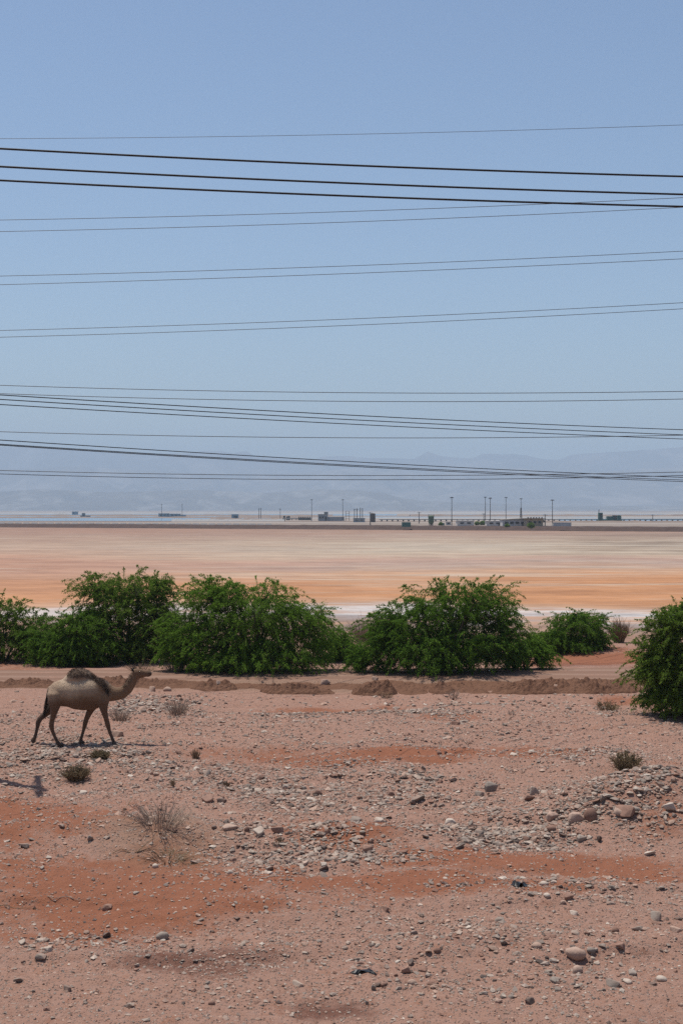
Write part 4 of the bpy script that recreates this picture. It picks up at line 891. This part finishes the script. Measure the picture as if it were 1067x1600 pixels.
# ------------------------------------------------------------------ power line: pole out of the frame on the left, cables
M_CABLE = plain_mat('cable_dark', (0.022, 0.019, 0.018), .6, var=.2)
M_WIRE = plain_mat('wire_grey', (0.075, 0.078, 0.085), .5, var=.2)
M_WOOD = plain_mat('pole_wood', (0.13, 0.095, 0.07), .9, var=.4, scale=4)
def cable(v0, vm, v1, d0, d1, r, mat, label, group, ext=(-700, 1900)):
    xa, xb = gx(0, d0), gx(1067, d1); ya, yb = d0, d1
    def at(u):                                    # straight line in plan, seen at column u
        k = (u - U0) / F; # x = k*y on the line
        s = (k * ya - xa) / ((xb - xa) - k * (yb - ya)); return s
    ss = [0.0, at(533.5), 1.0]; zz = [zat(v0, d0), zat(vm, ya + (yb - ya) * ss[1]), zat(v1, d1)]
    co = np.polyfit(ss, zz, 2)
    su = np.linspace(-.9, 1.9, 57); pts = [(xa + (xb - xa) * s, ya + (yb - ya) * s, float(np.polyval(co, s))) for s in su]
    pts = [p for p in pts if p[1] > 6]
    return tag(MB().tube(pts, r, 6).build('power_cable', mat, None, True), label, 'cable', group)
G1, G2, G3, G4, G5 = 'three thick near cables', 'paired thin wires in upper sky', 'thin wires just above the mountains', 'three dark cables above the mountains', 'three dark cables crossing the mountains'
cable(217, 210.5, 195.5, 75, 75, .012, M_WIRE, 'topmost single hair-thin wire in the sky', G2)
for v, lab in (((232.5, 258, 276), 'uppermost of three thick dark cables in the upper sky'), ((260.5, 286, 304), 'middle of three thick dark cables in the upper sky'), ((282, 306, 323), 'lowest of three thick dark cables in the upper sky')):
    cable(*v, 15.0, 16.2, .0115, M_CABLE, lab, G1)
for v, lab in (((344, 331, 309), 'upper wire of the pair crossing the lowest thick cable'), ((362, 347.5, 324), 'lower wire of the pair touching the lowest thick cable'), ((431.5, 416, 392.5), 'upper wire of the middle thin pair in mid sky'), ((445, 428, 404.5), 'lower wire of the middle thin pair in mid sky'),
               ((516.5, 499, 473), 'upper wire of the lowest thin rising pair in sky'), ((527, 509, 482.5), 'lower wire of the lowest thin rising pair in sky')):
    cable(*v, 70, 70, .0145, M_WIRE, lab, G2)
for v, lab in (((602, 613.5, 611.5), 'thin sagging wire on top of the lower bunch'), ((615, 627, 623.5), 'thin sagging wire second from top of the lower bunch'), ((674.5, 684, 680), 'single thin sagging wire just above the mountain skyline'),
               ((735, 743, 737.5), 'upper thin sagging wire low across the mountain slopes'), ((740.5, 749.5, 743), 'lower thin sagging wire low across the mountain slopes')):
    cable(*v, 60, 60, .015, M_WIRE, lab, G3)
for v, dd, lab in (((617, 648, 671.5), 32.0, 'uppermost of three dark cables slanting down above mountains'), ((624, 655, 679.5), 33.2, 'middle of three dark cables slanting down above mountains'), ((632, 662, 686), 34.6, 'lowest of three dark cables slanting down above mountains')):
    cable(*v, dd, dd + 12, .0125, M_CABLE, lab, G4)
for v, dd, lab in (((687.5, 720.5, 746), 44.0, 'uppermost of three dark cables slanting across the mountains'), ((694, 726, 750), 46, 'middle of three dark cables slanting across the mountains'), ((695.5, 727.8, 752.5), 47, 'lowest of three dark cables slanting across the mountains')):
    cable(*v, dd, dd + 20, .0155, M_CABLE, lab, G5)
# the pole whose shadow falls beside the tuft
pd = 33.6; pxx = gx(-62, pd); pz = float(hgt(pxx, pd)); root = empty('power_pole', (pxx, pd, pz), R(12.7))
MB().tube([(0, 0, -.2), (0, 0, 4), (0, 0, 9.3)], [.15, .13, .10], 12).build('pole', M_WOOD, root, True)
MB().box((.06, 0, 8.55), (.12, 2.0, .14)).build('crossarm', M_WOOD, root)
for k, yy in enumerate((-.9, -.1, .85)): MB().lathe([(.03, 0), (.06, .03), (.035, .06), (.07, .09), (.04, .12), (.06, .15), (.02, .20)], (.06, yy + .15 * (k == 1), 8.61), 10).build('insulator', M_CABLE, root, True)
for sy in (-1, 1): MB().tube([(.06, sy * .9, 8.5), (.06, sy * .05, 7.8)], .02, 6).build('brace', M_CABLE, root)
tag(root, 'wooden power pole standing just outside the left edge', 'power pole')

# ------------------------------------------------------------------ the salt works
M_STEEL = plain_mat('steel_grey', (0.17, 0.175, 0.18), .6, var=.25, scale=.5); M_DSTEEL = plain_mat('steel_dark', (0.06, 0.058, 0.056), .7, var=.3, scale=.5)
M_WALLW = plain_mat('wall_offwhite', (0.50, 0.475, 0.45), .85, var=.12, scale=.4); M_WALLG = plain_mat('wall_grey', (0.26, 0.28, 0.30), .85, var=.15, scale=.4); M_WALLY = plain_mat('wall_ochre', (0.36, 0.285, 0.19), .85, var=.15, scale=.4)
M_ROOF = plain_mat('roof_tan', (0.31, 0.26, 0.205), .8, var=.2, scale=.4); M_WIN = plain_mat('window_dark', (0.028, 0.030, 0.034), .2, var=.3); M_GREEN = plain_mat('tank_green', (0.085, 0.135, 0.075), .6, var=.2, scale=.5)
M_TEAL = plain_mat('paint_teal', (0.035, 0.115, 0.105), .55, var=.25, scale=.5); M_RUST = plain_mat('tank_rust', (0.085, 0.068, 0.060), .75, var=.35, scale=.6); M_BARR = plain_mat('barrier_white', (0.42, 0.40, 0.38), .85, var=.12, scale=1)
def D(v): return gy(v, PL_Z)
def mast(u, vt, vb, label, r=.16, head=True, lattice=False):
    d = D(vb); h = (vb - vt) / F * d; root = empty('light_mast', (gx(u, d), d, PL_Z))
    MB().tube([(0, 0, -.2), (0, 0, h * .5), (0, 0, h)], [r, r * .85, r * .6], 8).build('pole', M_DSTEEL, root, True)
    MB().box((0, 0, .15), (.8, .8, .3)).build('footing', M_WALLW, root)
    if head:
        MB().lathe([(.2, h - .15), (.5, h - .05), (.5, h + .05), (.15, h + .12)], (0, 0, 0), 12).build('head_ring', M_DSTEEL, root)
        for k in range(6):
            a = k * math.pi / 3; MB().box((.6 * math.cos(a), .6 * math.sin(a), h - .16), (.3, .3, .26), .8).build('floodlight', M_STEEL, root)
    if lattice:
        b = MB()
        for sx in (-1, 1):
            for sy in (-1, 1): b.tube([(sx * .55, sy * .55, 0), (sx * .25, sy * .25, h * .62)], .07, 5)
        for k in range(7):
            z = h * .62 * k / 7; s = .55 - .3 * k / 7; z2 = h * .62 * (k + 1) / 7; s2 = .55 - .3 * (k + 1) / 7
            b.tube([(-s, -s, z), (s2, -s2, z2)], .05, 4); b.tube([(s, -s, z), (-s2, -s2, z2)], .05, 4)
        b.build('lattice', M_DSTEEL, root)
    return tag(root, label, 'light mast', 'tall light masts of the salt works')
mast(487, 780.5, 814, 'tall light mast left of the grey block building'); mast(535.5, 780.5, 814, 'tall light mast right of the grey block building'); mast(705.5, 777, 821, 'tall light mast between green silo and white sheds')
mast(757.8, 776.5, 818, 'tall light mast, left of a close pair'); mast(765.5, 778, 821, 'tall light mast, right of a close pair'); mast(790, 777, 818, 'tall light mast right of the close pair'); mast(813.5, 779, 817, 'latticed tower mast above the large white building', lattice=True)
mast(862.5, 781, 822, 'tall light mast standing right of the ochre building')
def upole(u, vt, vb, label, pair=0):
    d = D(vb); h = (vb - vt) / F * d; root = empty('utility_pole', (gx(u, d), d, PL_Z)); w_ = pair / F * d
    for x in ([-w_ / 2, w_ / 2] if pair else [0]): MB().tube([(x, 0, -.2), (x, 0, h)], [.2, .13], 8).build('pole', M_DSTEEL, root)
    MB().box((0, -.13, h * .93), (max(w_ * 1.6, 1.8), .12, .14)).build('crossarm', M_DSTEEL, root)
    tag(root, label, 'utility pole', 'utility poles of the salt works')
upole(406.3, 794, 812, 'twin-legged pole at the end of the near pond', 3); upole(438, 794.5, 812, 'single pole left of the pipework'); upole(654.5, 800, 818, 'short pole left of the green silo'); upole(578.4, 800, 821, 'thin pole touching the rusty tank'); upole(851, 803.5, 822, 'short pole right of the ochre building')
upole(938, 804, 816.5, 'short pole beside the left end of dredger'); upole(1019, 804, 816.5, 'short pole right of the dredger'); upole(755.5, 802, 818, 'short pole left of the close mast pair'); upole(253, 787, 808.5, 'faint far mast at left, left of two'); upole(285, 787.5, 808.5, 'faint far mast at left, right of two')
def block(name, label, u0, u1, vt, vb, depth, wall, roofm=None, wins=0, door=False, slope=0.0, cat='building', group='buildings of the salt works', overhang=.25, dd=0.0, rw=1.0):
    d = D(vb) + dd; W = (u1 - u0) / F * d; h = (vb - vt) / F * d; root = empty(name, (gx((u0 + u1) / 2, d), d + depth / 2, PL_Z))
    MB().box((0, 0, h / 2 - .1), (W, depth, h + .2)).build('wall', wall, root)
    b = MB(); rv = [(-W / 2 - overhang, -depth / 2 - overhang, h + .1), (W / 2 + overhang, -depth / 2 - overhang, h + .1 + slope), (W / 2 + overhang, depth / 2 + overhang, h + .1 + slope), (-W / 2 - overhang, depth / 2 + overhang, h + .1)]
    b.v = [(x, y, h + .02) for x, y, z in rv] + [(x, y, z + .12) for x, y, z in rv]; b.f = [(0, 3, 2, 1), (4, 5, 6, 7), (0, 1, 5, 4), (1, 2, 6, 5), (2, 3, 7, 6), (3, 0, 4, 7)]
    b.build('roof', roofm or wall, root)
    for k in range(wins):
        x = -W / 2 + W * (k + .7) / (wins + .4); f = MB().box((x, -depth / 2 - .03, h * .56), (min(1.5 * rw, W / wins * .62), .10, h * .36)).build('window', M_WALLW if wall is not M_WALLW else M_STEEL, root)
        MB().box((x, -depth / 2 - .085, h * .56), (min(1.5 * rw, W / wins * .62) - .16, .05, h * .36 - .16)).build('pane', M_WIN, f)
    if door: MB().box((W * .42 - .6, -depth / 2 - .03, min(2.1, h * .7) / 2), (1.0, .10, min(2.1, h * .7))).build('door', M_DSTEEL, root)
    return tag(root, label, cat, group), W, h, depth
r, W, h, dp = block('plant_building', 'grey block building with small tower between two masts', 497, 512, 804, 814, 9, M_WALLG, None, 3, True)
MB().box((W / 2 + 4.6, .4, h * .32), (9.2, 8, h * .64)).build('annex', M_WALLG, r); b = MB()
for sx in (-1, 1):
    for sy in (-1, 1): b.tube([(W / 2 + 11 + sx, sy, 0), (W / 2 + 11 + sx, sy, h * 1.55)], .14, 5)
for k in range(4): b.box((W / 2 + 11, 0, h * (.4 + .38 * k)), (2.3, 2.3, .15))
b.build('stair_tower', M_STEEL, r)
MB().box((W * .32, 0, h + .8), (2.2, 3, 1.4)).build('roof_unit', M_STEEL, r)
r, W, h, dp = block('plant_building', 'low grey building carrying four thin stacks', 552, 570, 810, 816, 6, M_WALLG, None, 2)
for k, (x, t) in enumerate(((-2.3, 4.6), (-1.0, 4.9), (.6, 5.4), (1.7, 5.2))): MB().tube([(x, 0, h), (x, 0, h + t)], .17, 8).build('stack', M_DSTEEL, r)
MB().box((-1.5, 0, h + 4.6), (2.6, .3, .2)).build('stack_platform', M_DSTEEL, r)
r, W, h, dp = block('pipe_rack', 'low pipework and pumps left of the grey block building', 466, 486, 809.5, 812.8, 5, M_STEEL, M_DSTEEL, 0, cat='pipe rack', overhang=.05)
for k in range(7): MB().tube([(-W / 2 + W * (k + .5) / 7, -dp / 2 - .4, -.1), (-W / 2 + W * (k + .5) / 7, -dp / 2 - .4, h + .9)], .28, 8).build('pump', M_DSTEEL, r)
MB().tube([(-W / 2 - 9.5, -.5, h * .8), (W / 2, -.5, h * .8)], .3, 8).build('pipe', M_STEEL, r)
for k in range(4): MB().box((-W / 2 - 9 + 2.6 * k, -.5, h * .35), (.5, .5, h * .9)).build('support', M_STEEL, r)
for k, (x, t) in enumerate(((-9.4, 2.0), (-7.7, 1.6), (-6.6, 1.9))): MB().box((-W / 2 + x + 1, 1.2, t / 2 + .3), (1.2, 1.2, t + .6)).build('pump_box', M_DSTEEL, r)
def tank(u0, u1, vt, vb, mat, label, legs=False):
    d = D(vb); R_ = (u1 - u0) / 2 / F * d; h = (vb - vt) / F * d; root = empty('storage_tank', (gx((u0 + u1) / 2, d), d + R_, PL_Z))
    z0 = h * .16 if legs else 0
    MB().lathe([(R_ * (.62 if legs else 1), z0), (R_ * (.92 if legs else 1), z0 + h * .14), (R_, h * .4), (R_, h - .25), (R_ * 1.06, h - .22), (R_ * 1.06, h - .05), (R_ * .4, h + .25)], (0, 0, 0), 24).build('shell', mat, root, False)
    for k in range(3): MB().lathe([(R_ * 1.02, 0), (R_ * 1.05, .06), (R_ * 1.02, .12)], (0, 0, h * (.42 + .2 * k)), 24).build('hoop', M_DSTEEL, root)
    b = MB()
    for x in (-.25, .25): b.tube([(x, -R_ - .15, .0), (x, -R_ - .15, h)], .04, 4)
    for k in range(8): b.box((0, -R_ - .15, h * (k + .5) / 8), (.5, .05, .05))
    b.build('ladder', M_DSTEEL, root)
    if legs:
        for k in range(6): a = k * math.pi / 3 + .3; MB().tube([(R_ * .6 * math.cos(a), R_ * .6 * math.sin(a), -.1), (R_ * .62 * math.cos(a), R_ * .62 * math.sin(a), z0 + .1)], .15, 6).build('leg', M_DSTEEL, root)
        b = MB()
        for k in range(12): a = k * math.pi / 6; b.tube([(R_ * math.cos(a), R_ * math.sin(a), h - .1), (R_ * math.cos(a), R_ * math.sin(a), h + .7)], .04, 4)
        b.build('railing', M_DSTEEL, root)
    return tag(root, label, 'storage tank', 'storage tanks of the salt works')
tank(578.8, 586.5, 802.5, 816, M_RUST, 'dark rusty cylindrical tank right of the thin stacks'); tank(669, 678, 806.5, 821, M_GREEN, 'green cylindrical silo with rim railing, left of first mast', True)
block('container', 'dark teal container on the bank left of green silo', 628, 641.5, 817, 822.5, 3, M_TEAL, None, 0, cat='container', overhang=.02)
block('container', 'small dark box just right of the green silo', 690, 694, 818, 821, 2, M_TEAL, None, 0, cat='container', overhang=.02)
block('shed', 'low white shed right of the first mast', 714, 740, 814, 821.5, 7, M_WALLW, M_WALLW, 2); block('shed', 'low white shed between the mast pair and large building', 760, 785, 814.5, 821.5, 7, M_WALLW, M_WALLW, 2, True)
block('plant_building', 'large pale building with gently sloping roof', 785, 822, 812.5, 822.5, 9, M_WALLW, M_ROOF, 4, True, slope=.5)
r, W, h, dp = block('plant_building', 'ochre building with overhanging tan roof and dark openings', 822, 848, 810.5, 823, 8, M_WALLY, M_ROOF, 3, False, overhang=.9, rw=1.25)
for k in range(6): MB().box((-W / 2 + W * (k + .5) / 6, -dp / 2 - .6, h + .42), (.55, .2, .4)).build('roof_parapet', M_ROOF, r)
block('container', 'long grey container right of the last mast', 864, 892, 817.5, 823, 3, M_WALLW, M_WALLG, 0, cat='container', overhang=.03); block('shed', 'small pale shed cut by the first mast at its left', 697, 704, 816, 820.5, 4, M_WALLW, M_WALLW, 1)
block('pump_house', 'bluish far pump house at left between faint masts', 248, 262, 802.5, 808, 12, M_WALLG, None, 2, dd=0); block('pump_house', 'bluish far block at left, right of pump house', 265, 280, 803, 808, 12, M_WALLG, None, 2); block('pump_house', 'small far block near the faint right mast', 281, 289, 805, 808, 10, M_WALLG, None, 1)
block('pump_house', 'small far pump house in front of the middle ponds', 362, 372, 804, 811, 6, M_WALLG, None, 1, True); block('shed', 'tiny far shed at far left on the horizon', 113, 118, 799.5, 804, 20, M_WALLG, None, 1)
# far barge on the pond
def barge(u0, u1, vb, label):
    d = D(vb); W = (u1 - u0) / F * d; root = empty('barge', (gx((u0 + u1) / 2, d), d, PL_Z)); MB().box((0, 0, .5), (W, 5, 1.2), 1.03).build('hull', M_STEEL, root); MB().box((-W * .2, 0, 2.2), (W * .3, 3.5, 2.2)).build('cabin', M_STEEL, root); tag(root, label, 'barge')
barge(127, 141, 807.5, 'small dark barge on the left pond strip')
# dredger
d = D(816.3); W = (972 - 936) / F * d; root = empty('dredger', (gx(954, d), d + 4, PL_Z))
MB().box((0, 0, .6), (W, 5, 1.5), 1.02).build('hull', M_TEAL, root); MB().box((W * .75, 0, .45), (W * .5, 3.5, .8)).build('pontoon', M_TEAL, root)
MB().box((-W * .40, 0, 3.0), (1.9, 3, 3.6)).build('cabin', M_TEAL, root); MB().box((-W * .40, -1.53, 3.6), (1.4, .1, 1.2)).build('window', M_WIN, root)
MB().box((W * .02, 0, 2.1), (3.2, 3, 1.8)).build('engine_housing', M_TEAL, root); MB().box((W * .22, 0, 2.4), (2.0, 2.4, 2.2)).build('winch', M_DSTEEL, root); MB().box((W * .42, 0, 2.2), (1.6, 2.6, 2.4)).build('pump_housing', M_TEAL, root)
MB().tube([(-W * .5, 0, 0), (-W * .46, 0, 6.4)], .18, 6).build('spud_pole', M_DSTEEL, root); MB().tube([(W * .05, -1.2, 2.6), (W * .42, -1.2, 3.6)], .14, 6).build('boom', M_DSTEEL, root); b = MB()
for k in range(12): b.tube([(-W * .5 + W * k / 11, -2.5, 1.3), (-W * .5 + W * k / 11, -2.5, 2.3)], .04, 4)
b.box((0, -2.5, 2.3), (W, .06, .06)); b.build('railing', M_STEEL, root); tag(root, 'dark teal dredger floating in the right pond', 'dredger')
# pipeline on trestles across the right half
d = D(814.6); xa, xb = gx(592, d), gx(1180, d); root = empty('pipeline', ((xa + xb) / 2, d, PL_Z)); L = xb - xa
MB().tube([(-L / 2, 0, 1.15), (L / 2, 0, 1.15)], .42, 10).build('pipe', M_BARR, root, True)
pm = None
for k in range(70):
    x = -L / 2 + L * (k + .5) / 70
    if pm is None: o = MB().box((0, 0, .3), (.9, .9, .95), .8).build('trestle', M_DSTEEL, root); pm = o.data
    else: o = link(bpy.data.objects.new('trestle', pm), root)
    o.location = (x, 0, 0)
tag(root, 'white pipeline on dark trestles running behind the plant', 'pipeline')
# white barrier blocks on the bank at left
bm_ = None
for k in range(34):
    u = 4 + k * 12.6; x = gx(u, 612); y = float(bank_line(x)) + 7.5; x = gx(u, y)
    if bm_ is None:
        b = MB(); b.v = [(sx * 1.25, y_, z_) for sx in (-1, 1) for y_, z_ in ((-.4, 0), (-.32, .25), (-.14, .95), (.14, .95), (.32, .25), (.4, 0))]; b.f = [(0, 1, 2, 3, 4, 5)[::-1], (6, 7, 8, 9, 10, 11)] + [(i, (i + 1) % 6, 6 + (i + 1) % 6, 6 + i) for i in range(6)]
        o = b.build('barrier_block', M_BARR); bm_ = o.data
    else: o = link(bpy.data.objects.new('barrier_block', bm_))
    o.location = (x, y, .10); o.scale = (1, 1, .55); tag(o, 'white concrete barrier block in the row along the bank top', 'barrier', 'white barrier blocks on the bank')
# salt stockpiles, low scrub by the plant
def saltpile(u0, u1, vt, vb, label, seed, mat):
    d = D(vb); W = (u1 - u0) / F * d; h = (vb - vt) / F * d; n = 80; V = []; Fs = []
    for i in range(n):
        t = i / (n - 1); e = min(1, t * 8, (1 - t) * 8) * (.78 + .3 * float(fbm(t * 9, 0., seed, 3)))
        for y, z in ((-h * 3, -.3), (-h * 1.2, .8), (0, 1), (h * 3, -.3)): V.append(((t - .5) * W, y, max(-.3, z * h * e)))
    Fs = [(i * 4 + k, i * 4 + 4 + k, i * 4 + 5 + k, i * 4 + 1 + k) for i in range(n - 1) for k in range(3)]
    o = npobj('salt_pile', V, Fs, mat, smooth=True); o.location = (gx((u0 + u1) / 2, d), d, PL_Z); tag(o, label, 'salt pile')
saltpile(884, 1260, 803.2, 806.5, 'long pale tan salt stockpile on the far right', 5., plain_mat('tan_salt', (0.42, 0.33, 0.26), .9, var=.15, scale=.02)); saltpile(84, 106, 799.8, 803.5, 'small white salt heap far at left', 6., M_SALTW)
def scrub(u, v, w_, h_, label, seed):
    d = D(v); rs = np.random.default_rng(seed); n = 700; g = rs.normal(size=(n, 3)); g /= np.linalg.norm(g, axis=1)[:, None]; g *= (rs.random(n) ** .4)[:, None]; W = w_ / F * d / 2; h = h_ / F * d
    c = g * np.array([W, W * .7, h * .5]) + np.array([0, 0, h * .5]); c[:, 2] = np.maximum(c[:, 2], .05); ax = rs.normal(size=(n, 3)) * .28; wv = rs.normal(size=(n, 3)) * .16
    q = np.stack([c - ax, c + wv, c + ax, c - wv], 1); root = empty('shrub', (gx(u, d), d, PL_Z)); npobj('crown', q.reshape(-1, 3), np.arange(n * 4).reshape(-1, 4), M_LEAF[2], root, floats={'leafrand': np.repeat(rs.random(n), 4)})
    b = MB()
    for k in range(5): b.tube([(0, 0, -.1), (rs.normal() * W * .3, rs.normal() * W * .3, h * .7)], [.07, .03], 4)
    b.build('trunk', M_BARK, root); tag(root, label, 'shrub', 'scrub around the plant')
for k, a in enumerate([(745, 820.5, 7, 5, 'dark shrub right of the white shed, left of two'), (754, 820.5, 9, 6, 'dark shrub right of the white shed, right of two'), (829, 824.5, 10, 7, 'shrub before the left corner of the ochre building'), (688, 821, 5, 4, 'small shrub right of the green silo'), (792, 823, 6, 3, 'low shrub before the large pale building')]): scrub(*a, 40 + k)

# where several things would share a label, tell them apart by their order from the left
ORD = 'first second third fourth fifth sixth seventh eighth ninth tenth eleventh twelfth thirteenth fourteenth fifteenth sixteenth seventeenth eighteenth nineteenth twentieth'.split()
def ordinal(n):
    if n <= 20: return ORD[n - 1]
    return ('thirtieth' if n == 30 else ('twenty-' if n < 30 else 'thirty-') + ORD[n % 10 - 1])
by = {}
for o in C.objects:
    if o.parent is None and 'category' in o and 'label' in o: by.setdefault(o['label'], []).append(o)
for lab, L in by.items():
    if len(L) > 1:
        L.sort(key=lambda o: o.location.x / max(o.location.y, 1))
        for k, o in enumerate(L): o['label'] = f'{lab}, {ordinal(k + 1)} from left'
